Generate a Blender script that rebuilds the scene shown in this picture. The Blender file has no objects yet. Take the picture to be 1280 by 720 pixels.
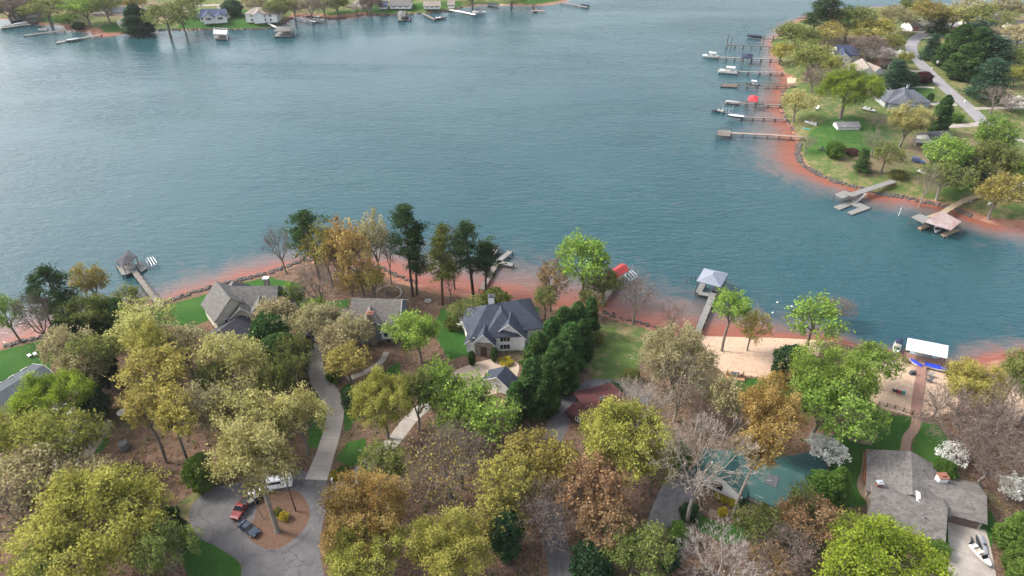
import bpy, math, random
import numpy as np
from mathutils import Vector, Matrix
S = bpy.context.scene
C = S.collection
R_ = math.radians
rng = np.random.default_rng(7)
random.seed(7)
# ------------------------------------------------------------------ camera
CAM_H, PITCH, FPX = 116.0, R_(35.5), 853.0
cam_d = bpy.data.cameras.new("camera"); cam = bpy.data.objects.new("camera", cam_d); C.objects.link(cam)
cam.location = (0, 0, CAM_H); cam.rotation_euler = (math.pi/2 - PITCH, 0, 0)
cam_d.sensor_width = 36; cam_d.lens = FPX/1280*36; cam_d.clip_end = 20000; cam_d.clip_start = 1
S.camera = cam
SP, CP = math.sin(PITCH), math.cos(PITCH)
def P(px, py, z=0.0):
    u = (px-640)/FPX; v = (360-py)/FPX
    dz = -SP + v*CP; dy = CP + v*SP
    t = (z-CAM_H)/dz
    return (u*t, dy*t)
def scale_at(x, y, z):           # pixels per metre at a world point
    return FPX/(y*CP + (CAM_H-z)*SP)
# ------------------------------------------------------------------ shores
def pts(lst, z=0.0): return [P(a, b, z) for a, b in lst]
near_px = [(-140,480),(-80,462),(0,436),(30,427),(57,421),(100,409),(150,397),(190,386),(202,381),(240,367),(290,353),(330,344),(357,335),(375,328),(400,326),(440,329),(475,336),(495,346),(520,355),(560,364),(620,371),(650,376),(672,380),(705,386),(750,388),(775,399),(805,407),(835,415),(877,420),(915,421),(960,422),(985,423),(1042,426),(1100,440),(1132,444),(1150,450),(1180,458),(1210,460),(1240,451),(1290,444),(1400,440)]
near = pts(near_px) + [(260,175),(400,160),(700,100),(700,-300),(-700,-300),(-700,100),(-240,115)]
pen_px = [(962,52),(975,42),(990,30),(1015,18),(1050,12),(1100,9),(1200,9),(1300,12),(1500,14),(1900,30),(1900,330),(1400,308),(1280,287),(1235,279),(1212,271),(1192,263),(1165,256),(1140,251),(1125,247),(1100,245),(1072,236),(1042,228),(1020,218),(1005,210),(997,203),(994,192),(996,180),(992,170),(988,158),(979,150),(975,138),(974,124),(978,112),(984,104),(984,97),(974,92),(968,78),(967,65)]
pen = pts(pen_px)
far_px = [(-300,60),(-100,28),(-30,22),(10,24),(38,26),(52,31),(72,31),(80,33),(82,37),(100,38),(116,40),(124,46),(142,44),(160,42),(187,38),(230,37.5),(270,37),(320,36.5),(345,35),(352,31),(362,24),(372,20),(400,23),(420,24),(440,22),(452,19.5),(495,18.5),(530,17),(562,14),(578,9),(600,7),(640,6.5),(670,7),(690,5),(705,2),(718,-3),(770,-30)]
farp = pts(far_px) + [(150,1500),(-2500,1500),(-2500,600)]
north = [(150,1600),(150,900),(420,820),(700,800),(1500,820),(3000,1200),(3000,4000),(150,4000)]
polys = [near, pen, farp, north]
def seg_dist(X, Y, poly):
    d2 = np.full(X.shape, 1e18); inside = np.zeros(X.shape, bool)
    n = len(poly)
    for i in range(n):
        x1, y1 = poly[i]; x2, y2 = poly[(i+1) % n]
        ex, ey = x2-x1, y2-y1; L2 = ex*ex+ey*ey+1e-12
        t = np.clip(((X-x1)*ex+(Y-y1)*ey)/L2, 0, 1)
        d2 = np.minimum(d2, (X-x1-t*ex)**2+(Y-y1-t*ey)**2)
        if y1 != y2:
            c = ((y1 > Y) != (y2 > Y)) & (X < (x2-x1)*(Y-y1)/(y2-y1)+x1)
            inside ^= c
    d = np.sqrt(d2)
    return np.where(inside, d, -d)
def shore_d(X, Y):
    X = np.asarray(X, float); Y = np.asarray(Y, float)
    d = np.full(X.shape, -1e9)
    for p in polys: d = np.maximum(d, seg_dist(X, Y, p))
    return d
PLAT = 2.5
HAZE = 0.00006
def height(X, Y, d=None):
    if d is None: d = shore_d(X, Y)
    t = np.clip(d/15.0, 0, 1)
    up = 0.12*np.clip(d, 0, 2) + (PLAT-0.24)*(t*t*(3-2*t))
    return np.where(d > 0, np.minimum(up, PLAT), np.maximum(d*0.14, -3.5))
def h1(x, y): return float(height(np.array([x]), np.array([y]))[0])
def G(px, py, dz=0.0):           # pixel -> point on the ground (dz above it)
    z = PLAT
    for _ in range(6):
        x, y = P(px, py, z+dz); z = max(h1(x, y), 0.0)
    return Vector((x, y, z))
# ------------------------------------------------------------------ object helpers
def tag(o, label=None, cat=None, group=None, kind=None):
    if label: o["label"] = label
    if cat: o["category"] = cat
    if group: o["group"] = group
    if kind: o["kind"] = kind
    return o
def empty(name, loc=(0,0,0), rz=0.0):
    o = bpy.data.objects.new(name, None); C.objects.link(o); o.location = loc; o.rotation_euler = (0,0,rz)
    o.empty_display_size = 0.5
    return o
def thing(name, label, cat, loc, group=None, rz=0.0):
    return tag(empty(name, loc, rz), label, cat, group)
def np_mesh(name, verts, faces_list, mats, mat_idx=None, smooth=False):
    """verts (n,3); faces_list: list of int arrays (m,k)"""
    me = bpy.data.meshes.new(name)
    verts = np.asarray(verts, np.float32)
    faces_list = [np.asarray(f, np.int32) for f in faces_list if len(f)]
    loops = np.concatenate([f.ravel() for f in faces_list])
    tot = np.concatenate([np.full(len(f), f.shape[1], np.int32) for f in faces_list])
    start = np.concatenate([[0], np.cumsum(tot)[:-1]]).astype(np.int32)
    me.vertices.add(len(verts)); me.vertices.foreach_set("co", verts.ravel())
    me.loops.add(len(loops)); me.loops.foreach_set("vertex_index", loops)
    me.polygons.add(len(tot)); me.polygons.foreach_set("loop_start", start); me.polygons.foreach_set("loop_total", tot)
    for m in mats: me.materials.append(m)
    if mat_idx is not None: me.polygons.foreach_set("material_index", np.asarray(mat_idx, np.int32))
    if smooth: me.polygons.foreach_set("use_smooth", np.ones(len(tot), bool))
    me.update(calc_edges=True); me.validate()
    return me
class MB:
    """collects solids in world coordinates; build() links them as ONE mesh object"""
    def __init__(s): s.v = []; s.f = []
    def add(s, vs, fs):
        b = len(s.v); s.v += [tuple(v) for v in vs]; s.f += [tuple(i+b for i in f) for f in fs]; return s
    def box(s, c, size, rz=0.0, taper=1.0):
        sx, sy, sz = size[0]/2, size[1]/2, size[2]/2; ca, sa = math.cos(rz), math.sin(rz)
        vs = []
        for k, (x, y, z) in enumerate([(-1,-1,-1),(1,-1,-1),(1,1,-1),(-1,1,-1),(-1,-1,1),(1,-1,1),(1,1,1),(-1,1,1)]):
            q = taper if z > 0 else 1
            X, Y = x*sx*q, y*sy*q
            vs.append((c[0]+X*ca-Y*sa, c[1]+X*sa+Y*ca, c[2]+z*sz))
        return s.add(vs, [(0,3,2,1),(4,5,6,7),(0,1,5,4),(1,2,6,5),(2,3,7,6),(3,0,4,7)])
    def prism(s, poly, z0, z1):
        n = len(poly)
        ar = sum(poly[i][0]*poly[(i+1)%n][1]-poly[(i+1)%n][0]*poly[i][1] for i in range(n))
        if ar < 0: poly = poly[::-1]
        vs = [(x, y, z0) for x, y in poly]+[(x, y, z1) for x, y in poly]
        return s.add(vs, [tuple(range(n))[::-1], tuple(range(n, 2*n))]+[(i, (i+1)%n, n+(i+1)%n, n+i) for i in range(n)])
    def slab(s, poly3, th=0.18):
        """polygon in 3-D (any plane) thickened straight down"""
        n = len(poly3)
        ar = sum(poly3[i][0]*poly3[(i+1)%n][1]-poly3[(i+1)%n][0]*poly3[i][1] for i in range(n))
        if ar < 0: poly3 = poly3[::-1]
        vs = [tuple(p) for p in poly3]+[(p[0], p[1], p[2]-th) for p in poly3]
        return s.add(vs, [tuple(range(n)), tuple(range(n, 2*n))[::-1]]+[(i, n+i, n+(i+1)%n, (i+1)%n) for i in range(n)])
    def tube(s, a, b, r1, r2=None, n=6, cap=True):
        r2 = r1 if r2 is None else r2
        a = Vector(a); b = Vector(b); d = (b-a)
        if d.length < 1e-6: return s
        d.normalize(); u = d.orthogonal().normalized(); w = d.cross(u)
        vs = []
        for c, r in ((a, r1), (b, r2)):
            for k in range(n):
                t = 2*math.pi*k/n; vs.append(c+u*(r*math.cos(t))+w*(r*math.sin(t)))
        fs = [(k, (k+1)%n, n+(k+1)%n, n+k) for k in range(n)]
        if cap: fs += [tuple(range(n))[::-1], tuple(range(n, 2*n))]
        return s.add(vs, fs)
    def loft(s, rings, caps=True):
        """rings: list of equally long closed loops of 3-D points"""
        n = len(rings[0]); vs = [p for r in rings for p in r]; fs = []
        for i in range(len(rings)-1):
            for k in range(n): fs.append((i*n+k, i*n+(k+1)%n, (i+1)*n+(k+1)%n, (i+1)*n+k))
        if caps: fs += [tuple(range(n))[::-1], tuple((len(rings)-1)*n+k for k in range(n))]
        return s.add(vs, fs)
    def ball(s, c, r, sz=1.0, nu=10, nv=6, jit=0.0):
        rings = []
        for i in range(nv+1):
            ph = math.pi*i/nv; rr = max(math.sin(ph), 0.02)*r
            rings.append([(c[0]+rr*math.cos(2*math.pi*k/nu)*(1+random.uniform(-jit, jit)), c[1]+rr*math.sin(2*math.pi*k/nu)*(1+random.uniform(-jit, jit)), c[2]-r*sz*math.cos(ph)) for k in range(nu)])
        return s.loft(rings)
    def xf(s, loc, rz):
        """move everything collected so far from local to world"""
        ca, sa = math.cos(rz), math.sin(rz)
        s.v = [(loc[0]+x*ca-y*sa, loc[1]+x*sa+y*ca, loc[2]+z) for x, y, z in s.v]; return s
    def build(s, name, mat, parent=None, smooth=False, origin=None, label=None, bevel=0.0):
        o3 = Vector((0,0,0))
        if parent is not None:
            o3 = origin if origin is not None else world_loc(parent)
        me = bpy.data.meshes.new(name)
        me.from_pydata([(v[0]-o3[0], v[1]-o3[1], v[2]-o3[2]) for v in s.v], [], s.f)
        me.materials.append(mat); me.update()
        if smooth: me.polygons.foreach_set("use_smooth", [True]*len(me.polygons))
        o = bpy.data.objects.new(name, me); C.objects.link(o)
        if parent is not None: o.parent = parent
        if label: o["label"] = label
        if bevel:
            b = o.modifiers.new("bevel", "BEVEL"); b.width = bevel; b.segments = 2; b.limit_method = 'ANGLE'
        return o
def world_loc(o):
    l = Vector((0,0,0))
    while o is not None: l = l + o.location; o = o.parent
    return l
def copy_tree(o, parent=None):
    c = o.copy(); C.objects.link(c); c.parent = parent
    for ch in list(o.children): copy_tree(ch, c)
    return c
# ------------------------------------------------------------------ materials
def new_mat(name):
    m = bpy.data.materials.new(name); m.use_nodes = True
    nt = m.node_tree; nt.nodes.clear()
    return m, nt, nt.nodes, nt.links
def sock(l, node, name, val):
    if hasattr(val, "is_output") or isinstance(val, bpy.types.NodeSocket): l.new(val, node.inputs[name])
    else: node.inputs[name].default_value = val
def noise(n, l, scale, detail=3, vec=None, rough=0.55, dist=0.0):
    x = n.new("ShaderNodeTexNoise"); x.inputs["Scale"].default_value = scale; x.inputs["Detail"].default_value = detail
    x.inputs["Roughness"].default_value = rough; x.inputs["Distortion"].default_value = dist
    if vec is not None: l.new(vec, x.inputs["Vector"])
    return x.outputs["Fac"]
def mapr(n, l, v, a, b, c=0.0, d=1.0, smooth=False):
    x = n.new("ShaderNodeMapRange"); x.interpolation_type = 'SMOOTHSTEP' if smooth else 'LINEAR'
    l.new(v, x.inputs["Value"]); x.inputs["From Min"].default_value = a; x.inputs["From Max"].default_value = b
    x.inputs["To Min"].default_value = c; x.inputs["To Max"].default_value = d
    return x.outputs["Result"]
def mixc(n, l, fac, a, b, mode='MIX'):
    x = n.new("ShaderNodeMix"); x.data_type = 'RGBA'; x.blend_type = mode
    for name, val in (("Factor", fac), ("A", a), ("B", b)):
        s_ = [i for i in x.inputs if i.name == name and (i.type == ('RGBA' if name != "Factor" else 'VALUE'))][0]
        if isinstance(val, bpy.types.NodeSocket): l.new(val, s_)
        else: s_.default_value = val if not isinstance(val, tuple) or len(val) == 4 else (*val, 1)
    return [o for o in x.outputs if o.type == 'RGBA'][0]
def mth(n, l, op, a, b=0.0):
    x = n.new("ShaderNodeMath"); x.operation = op
    for i, v in ((0, a), (1, b)):
        if isinstance(v, bpy.types.NodeSocket): l.new(v, x.inputs[i])
        else: x.inputs[i].default_value = v
    return x.outputs[0]
def attr(n, name):
    x = n.new("ShaderNodeAttribute"); x.attribute_name = name; return x.outputs["Fac"]
def geo_pos(n): return n.new("ShaderNodeNewGeometry").outputs["Position"]
def bump(n, l, h, strength=0.4, dist=0.1):
    b = n.new("ShaderNodeBump"); b.inputs["Strength"].default_value = strength; b.inputs["Distance"].default_value = dist
    l.new(h, b.inputs["Height"]); return b.outputs["Normal"]
MATS = {}
def pm(name, col, rough=0.8, var=0.25, scale=1.2, col2=None, metal=0.0, spec=0.3, bmp=0.0, stripe=None):
    """plain procedural material: colour broken up by two noises, optional board/shingle stripes"""
    if name in MATS: return MATS[name]
    m, nt, n, l = new_mat(name)
    p = n.new("ShaderNodeBsdfPrincipled"); o = n.new("ShaderNodeOutputMaterial"); l.new(p.outputs[0], o.inputs[0])
    pos = geo_pos(n)
    n1 = noise(n, l, scale, 5, pos); n2 = noise(n, l, scale*6, 3, pos)
    f = mapr(n, l, mth(n, l, 'ADD', mth(n, l, 'MULTIPLY', n1, 0.6), mth(n, l, 'MULTIPLY', n2, 0.4)), 0.3, 0.7)
    c2 = col2 or tuple(c*(1-var*1.6) for c in col)
    c1 = tuple(min(1, c*(1+var*0.6)) for c in col)
    cc = mixc(n, l, f, (*c2, 1), (*c1, 1))
    if stripe:
        w = n.new("ShaderNodeTexWave"); w.wave_type = 'BANDS'; w.bands_direction = stripe[0]; w.inputs["Scale"].default_value = stripe[1]
        w.inputs["Distortion"].default_value = 0.6; l.new(pos, w.inputs["Vector"])
        sf = mapr(n, l, w.outputs["Fac"], 0.0, 0.25, stripe[2], 1.0)
        cc = mixc(n, l, 1.0, cc, cc) if False else cc
        hs = n.new("ShaderNodeHueSaturation"); l.new(cc, hs.inputs["Color"]); l.new(sf, hs.inputs["Value"]); cc = hs.outputs["Color"]
    l.new(cc, p.inputs["Base Color"]); p.inputs["Roughness"].default_value = rough; p.inputs["Metallic"].default_value = metal
    p.inputs["Specular IOR Level"].default_value = spec
    if bmp: l.new(bump(n, l, n2, bmp, 0.05), p.inputs["Normal"])
    MATS[name] = m
    return m
def shingle(name, col):
    """asphalt shingles: tabs of slightly different tone in courses"""
    if name in MATS: return MATS[name]
    m, nt, n, l = new_mat(name)
    p = n.new("ShaderNodeBsdfPrincipled"); o = n.new("ShaderNodeOutputMaterial"); l.new(p.outputs[0], o.inputs[0])
    pos = geo_pos(n)
    mp = n.new("ShaderNodeMapping"); mp.inputs["Scale"].default_value = (1.0, 1.0, 3.2); l.new(pos, mp.inputs["Vector"])
    vo = n.new("ShaderNodeTexVoronoi"); vo.inputs["Scale"].default_value = 1.5; l.new(mp.outputs[0], vo.inputs["Vector"])
    sep = n.new("ShaderNodeSeparateColor"); l.new(vo.outputs["Color"], sep.inputs[0])
    n1 = noise(n, l, 0.25, 5, pos, 0.65); n2 = noise(n, l, 5.0, 3, pos)
    f = mth(n, l, 'ADD', mth(n, l, 'MULTIPLY', sep.outputs[0], 0.35), mth(n, l, 'ADD', mth(n, l, 'MULTIPLY', n1, 0.5), mth(n, l, 'MULTIPLY', n2, 0.25)))
    f = mapr(n, l, f, 0.25, 0.85)
    cc = mixc(n, l, f, tuple(c*0.6 for c in col)+(1,), tuple(min(1, c*1.35) for c in col)+(1,))
    l.new(cc, p.inputs["Base Color"]); p.inputs["Roughness"].default_value = 0.85; p.inputs["Specular IOR Level"].default_value = 0.25
    l.new(bump(n, l, f, 0.35, 0.06), p.inputs["Normal"])
    MATS[name] = m
    return m
def leaf_mat(name, dark, mid, light, trans=0.3, hue=0.012, val=0.16):
    m, nt, n, l = new_mat(name)
    o = n.new("ShaderNodeOutputMaterial"); d = n.new("ShaderNodeBsdfDiffuse"); t = n.new("ShaderNodeBsdfTranslucent"); mx = n.new("ShaderNodeMixShader")
    r = n.new("ShaderNodeValToRGB"); l.new(attr(n, "tint"), r.inputs[0])
    e = r.color_ramp.elements; e[0].color = (*dark, 1); e[1].color = (*light, 1); k = e.new(0.5); k.color = (*mid, 1)
    oi = n.new("ShaderNodeObjectInfo"); hs = n.new("ShaderNodeHueSaturation"); l.new(r.outputs[0], hs.inputs["Color"])
    l.new(mapr(n, l, oi.outputs["Random"], 0, 1, 0.5-hue, 0.5+hue), hs.inputs["Hue"])
    rr = mth(n, l, 'FRACT', mth(n, l, 'MULTIPLY', oi.outputs["Random"], 7.31))
    l.new(mapr(n, l, rr, 0, 1, 1-val, 1+val), hs.inputs["Value"])
    l.new(hs.outputs[0], d.inputs["Color"]); l.new(hs.outputs[0], t.inputs["Color"])
    mx.inputs[0].default_value = trans; l.new(d.outputs[0], mx.inputs[1]); l.new(t.outputs[0], mx.inputs[2]); l.new(mx.outputs[0], o.inputs[0])
    return m
# ------------------------------------------------------------------ world and sun
SUN_EL, SUN_AZ = R_(44), R_(-76)          # azimuth from +Y (view direction), negative = to the left
sun_dir = Vector((math.sin(SUN_AZ)*math.cos(SUN_EL), math.cos(SUN_AZ)*math.cos(SUN_EL), math.sin(SUN_EL)))
w = bpy.data.worlds.new("World"); S.world = w; w.use_nodes = True
wn, wl = w.node_tree.nodes, w.node_tree.links
wn.clear()
sky = wn.new("ShaderNodeTexSky"); sky.sky_type = 'NISHITA'; sky.sun_disc = False
sky.sun_elevation = SUN_EL; sky.sun_rotation = SUN_AZ; sky.air_density = 1.2; sky.dust_density = 4.0; sky.ozone_density = 1.5
tc = wn.new("ShaderNodeTexCoord")
mp = wn.new("ShaderNodeMapping"); mp.inputs["Scale"].default_value = (1, 1, 2.6); wl.new(tc.outputs["Generated"], mp.inputs["Vector"])
cl = wn.new("ShaderNodeTexNoise"); cl.inputs["Scale"].default_value = 2.3; cl.inputs["Detail"].default_value = 6; cl.inputs["Roughness"].default_value = 0.6; wl.new(mp.outputs[0], cl.inputs["Vector"])
cf = mapr(wn, wl, cl.outputs["Fac"], 0.38, 0.62, 0.35, 0.85, True)
hsv = wn.new("ShaderNodeHueSaturation"); wl.new(sky.outputs[0], hsv.inputs["Color"]); hsv.inputs["Saturation"].default_value = 0.22; hsv.inputs["Value"].default_value = 1.15
skyc = mixc(wn, wl, cf, sky.outputs[0], hsv.outputs[0])
bg = wn.new("ShaderNodeBackground"); wl.new(skyc, bg.inputs["Color"]); bg.inputs["Strength"].default_value = 0.15
wo = wn.new("ShaderNodeOutputWorld"); wl.new(bg.outputs[0], wo.inputs[0])
sd = bpy.data.lights.new("sun", 'SUN'); sun = bpy.data.objects.new("sun", sd); C.objects.link(sun)
sd.energy = 1.8; sd.angle = R_(12); sd.color = (1.0, 0.95, 0.87)
sun.rotation_euler = sun_dir.to_track_quat('Z', 'Y').to_euler(); sun.location = (0, 0, 300)
S.view_settings.view_transform = 'Standard'; S.view_settings.look = 'None'; S.view_settings.gamma = 1; S.view_settings.exposure = 1.2
S.render.engine = 'CYCLES'
S.cycles.max_bounces = 6; S.cycles.transparent_max_bounces = 8; S.cycles.diffuse_bounces = 3; S.cycles.glossy_bounces = 2; S.cycles.transmission_bounces = 3
S.cycles.use_denoising = True
S.cycles.use_adaptive_sampling = True; S.cycles.adaptive_threshold = 0.02
# ------------------------------------------------------------------ ground and lake on one adaptive sheet
ts = [12, 50, 80, 95]
while ts[-1] < 640: ts.append(ts[-1]*1.0048)
ts = np.array(ts+[700, 800, 950, 1300, 2500, 6000])
us = np.concatenate([[-4, -1.8, -1.2], np.arange(-0.95, 0.951, 0.0052), [1.2, 1.8, 4]])
T_, U_ = np.meshgrid(ts, us, indexing='ij')
GX = U_*T_; GY = (T_-CAM_H*SP)/CP
GD = shore_d(GX.ravel(), GY.ravel()).reshape(GX.shape)
GZ = height(GX, GY, GD)
nr, nc = GX.shape
idx = np.arange(nr*nc).reshape(nr, nc)
quads = np.stack([idx[:-1, :-1], idx[:-1, 1:], idx[1:, 1:], idx[1:, :-1]], -1).reshape(-1, 4)
# shore character: (px, py, bare clay band on land m, muddy band in water m)
ctl = [(0,437,.3,17),(150,397,.3,9),(250,364,.6,9),(330,344,.6,13),(400,326,1.2,4),(500,348,2.5,15),(560,364,3,17),(640,372,1.2,20),(720,386,1.5,16),(780,399,1.5,18),(850,417,1.5,20),(920,421,1,16),(990,423,1,7),(1100,440,.5,3),(1160,455,.5,2),(1240,450,3,8),(1290,444,3,6),
       (962,60,.5,5),(984,98,3,8),(974,122,1.5,11),(977,147,1.5,14),(994,177,1.5,17),(996,203,2.5,16),(1042,228,.5,11),(1100,245,.8,11),(1165,256,3,10),(1235,279,4,10),(1290,288,5,9),(1400,310,3,8),
       (40,27,1.5,2),(112,40,5,4),(200,38,1.2,1),(320,36,.6,.8),(410,24,6,4),(530,17,.5,.8),(690,5,2,2),(1100,9,1,2)]
cw = np.array([(*P(a, b), c, d) for a, b, c, d in ctl])
num1 = np.zeros(GX.shape); num2 = np.zeros(GX.shape); den = np.zeros(GX.shape)
for x, y, a, b in cw:
    wgt = 1/((GX-x)**2+(GY-y)**2+9)**1.6
    num1 += wgt*a; num2 += wgt*b; den += wgt
LB, WB = num1/den, num2/den
clay = np.clip(0.5+(LB-GD)/2.4, 0, 1)*(LB > 0.1)
def zone(list_px, soft=3.0, zs=PLAT):
    out = np.zeros(GX.shape)
    for lp in list_px:
        pw = [tuple(G(a, b)[:2]) for a, b in lp]
        xs = [p[0] for p in pw]; ys = [p[1] for p in pw]
        m = (GX > min(xs)-6) & (GX < max(xs)+6) & (GY > min(ys)-6) & (GY < max(ys)+6)
        out[m] = np.maximum(out[m], np.clip(0.5+seg_dist(GX[m], GY[m], pw)/soft, 0, 1))
    return out
lawns = [[(-40,452),(0,439),(57,424),(70,436),(60,470),(15,485),(-40,480)],[(192,388),(205,383),(258,368),(268,398),(235,410),(195,405)],[(298,354),(338,346),(350,350),(375,354),(372,372),(345,365),(312,362)],
         [(385,378),(438,374),(434,388),(405,398),(388,392)],[(553,385),(583,395),(600,405),(610,440),(560,450),(540,410)],[(622,374),(674,382),(674,396),(622,388)],
         [(912,476),(940,472),(985,476),(1010,500),(990,515),(930,500)],[(1040,545),(1095,518),(1142,521),(1136,560),(1092,566),(1076,590),(1082,632),(1056,635),(1030,560)],[(1146,526),(1172,530),(1188,550),(1195,600),(1215,605),(1205,612),(1180,585),(1140,575)],
         [(228,690),(240,660),(262,672),(304,706),(300,740),(235,740)],[(866,640),(905,655),(940,658),(938,675),(905,680),(872,662)],[(390,492),(404,498),(412,520),(398,560),(384,560)],
         [(425,484),(442,478),(446,520),(432,545)],[(420,572),(436,552),(458,548),(455,575),(436,585)],[(1170,690),(1188,660),(1196,740),(1165,740)],[(1205,640),(1222,620),(1245,650),(1240,690),(1228,680)],[(470,470),(500,450),(500,470)],[(120,548),(134,540),(136,556),(118,570)]]
sands = [[(872,415),(915,417),(986,419),(1030,425),(1020,450),(992,462),(965,474),(935,470),(905,466),(885,450)],[(1075,445),(1150,452),(1150,522),(1105,512),(1070,490)],[(1148,458),(1212,470),(1210,510),(1160,522),(1148,522)],[(1215,480),(1300,470),(1300,530),(1235,530)],[(976,100),(985,96),(996,98),(994,104),(980,104)],[(58,32),(72,29),(82,32),(78,35),(62,34)],[(575,6),(610,5),(640,5),(640,8),(600,8)]]
oldgrass = [[(735,405),(775,402),(832,416),(835,430),(800,452),(790,485),(742,480),(735,460)],[(205,640),(245,615),(262,610),(240,640),(225,665)]]
lawn = zone(lawns, 2.0); sand = zone(sands, 2.0); old = zone(oldgrass, 3.0)
isp = (seg_dist(GX, GY, pen) > -5); isf = (seg_dist(GX, GY, farp) > -5)
old = np.maximum(old, np.where(isp | isf, 1.0, 0.0))
peng = [[(1140,70),(1160,60),(1175,50),(1190,60),(1150,85)],[(1000,190),(1005,165),(1050,140),(1110,150),(1130,190),(1060,195),(1010,200)],[(1130,100),(1165,105),(1180,125),(1140,125)],[(1185,135),(1200,135),(1215,152),(1188,152)],[(1165,45),(1135,40),(1135,55)],[(965,78),(985,85),(990,95),(972,90)],[(1160,240),(1200,225),(1230,235),(1200,258)],
        [(115,40),(130,30),(155,28),(158,40),(125,43)],[(222,36),(240,12),(350,12),(340,35),(280,36)],[(390,22),(470,8),(580,3),(575,10),(500,16),(440,20)],[(640,4),(700,-6),(700,0),(670,6)],[(42,26),(75,18),(80,28),(60,28)]]
lawn = np.maximum(lawn, 0.6*zone(peng[:7], 7.0)); lawn = np.maximum(lawn, zone(peng[7:], 7.0))
bare = zone([[(1180,60),(1200,80),(1260,110),(1240,118),(1190,95)],[(1040,205),(1130,185),(1150,200),(1090,225)],[(1000,60),(1050,40),(1130,50),(1120,70),(1090,110),(1050,90)],[(1150,10),(1290,20),(1290,45),(1190,40)],[(1120,170),(1170,165),(1280,190),(1280,240),(1210,230),(1150,215)],[(0,-5),(100,-5),(240,5),(240,30),(0,20)]], 10.0)
mg = np_mesh("ground", np.stack([GX, GY, GZ], -1).reshape(-1, 3), [quads], [])
for nm, a in (("clay", clay), ("lawn", lawn), ("sand", sand), ("old", old), ("bare", bare), ("shore", GD)):
    at = mg.attributes.new(nm, 'FLOAT', 'POINT'); at.data.foreach_set("value", np.ascontiguousarray(a, np.float32).ravel())
mg.polygons.foreach_set("use_smooth", np.ones(len(quads), bool))
gm, nt, n, l = new_mat("ground soil")
p = n.new("ShaderNodeBsdfPrincipled"); o = n.new("ShaderNodeOutputMaterial"); l.new(p.outputs[0], o.inputs[0])
pos = geo_pos(n)
big = noise(n, l, 0.06, 5, pos, 0.6); med = noise(n, l, 0.35, 5, pos, 0.65); fine = noise(n, l, 2.2, 4, pos, 0.7); vf = noise(n, l, 7.0, 2, pos)
edge = mth(n, l, 'ADD', mth(n, l, 'MULTIPLY', mth(n, l, 'SUBTRACT', med, 0.5), 1.15), mth(n, l, 'MULTIPLY', mth(n, l, 'SUBTRACT', fine, 0.5), 0.5))
def zf(a, k=0.12): return mapr(n, l, mth(n, l, 'ADD', attr(n, a), edge), 0.5-k, 0.5+k, 0, 1, True)
litter = mixc(n, l, mapr(n, l, fine, 0.35, 0.68), (.055,.036,.027,1), (.225,.135,.09,1))
litter = mixc(n, l, mapr(n, l, med, 0.5, 0.72), litter, (.105,.075,.055,1))
litter = mixc(n, l, mapr(n, l, big, 0.53, 0.68, 0, .75), litter, (.055,.062,.026,1))
twg = n.new("ShaderNodeTexVoronoi"); twg.feature = 'DISTANCE_TO_EDGE'; twg.inputs["Scale"].default_value = 0.55; l.new(pos, twg.inputs["Vector"])
litter = mixc(n, l, mapr(n, l, twg.outputs["Distance"], 0.0, 0.05, .45, 0), litter, (.26,.19,.14,1))
litter = mixc(n, l, mapr(n, l, noise(n, l, 0.16, 5, pos, .7), 0.52, 0.66, 0, .6), litter, (.045,.032,.026,1))
og = mixc(n, l, mapr(n, l, fine, 0.3, 0.7), (.048,.085,.022,1), (.10,.142,.04,1))
og = mixc(n, l, mapr(n, l, mth(n, l, 'ADD', med, mth(n, l, 'MULTIPLY', big, .6)), 0.74, 0.95, 0, .9), og, (.21,.165,.085,1))
ogb = mixc(n, l, mapr(n, l, mth(n, l, 'ADD', attr(n, "bare"), edge), 0.3, 0.9, 0, .85), og, (.17,.125,.082,1))
lw = mixc(n, l, mapr(n, l, fine, 0.3, 0.7), (.018,.062,.010,1), (.038,.105,.018,1))
lw = mixc(n, l, mapr(n, l, big, 0.45, 0.62, 0, .5), lw, (.055,.115,.022,1))
sn = mixc(n, l, mapr(n, l, fine, 0.3, 0.7), (.40,.27,.19,1), (.56,.42,.31,1))
sn = mixc(n, l, mapr(n, l, med, 0.52, 0.68, 0, .5), sn, (.36,.22,.15,1))
cy = mixc(n, l, mapr(n, l, med, 0.35, 0.7), (.20,.085,.055,1), (.34,.185,.125,1))
cc = mixc(n, l, zf("old", .2), litter, ogb)
cc = mixc(n, l, zf("lawn"), cc, lw)
cc = mixc(n, l, zf("clay", .25), cc, cy)
cc = mixc(n, l, zf("sand", .2), cc, sn)
l.new(cc, p.inputs["Base Color"]); p.inputs["Roughness"].default_value = 0.95; p.inputs["Specular IOR Level"].default_value = 0.12
l.new(bump(n, l, mth(n, l, 'ADD', fine, mth(n, l, 'MULTIPLY', vf, .5)), 0.9, 0.25), p.inputs["Normal"])
mg.materials.append(gm)
go = bpy.data.objects.new("ground", mg); C.objects.link(go); tag(go, kind="structure")
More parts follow.
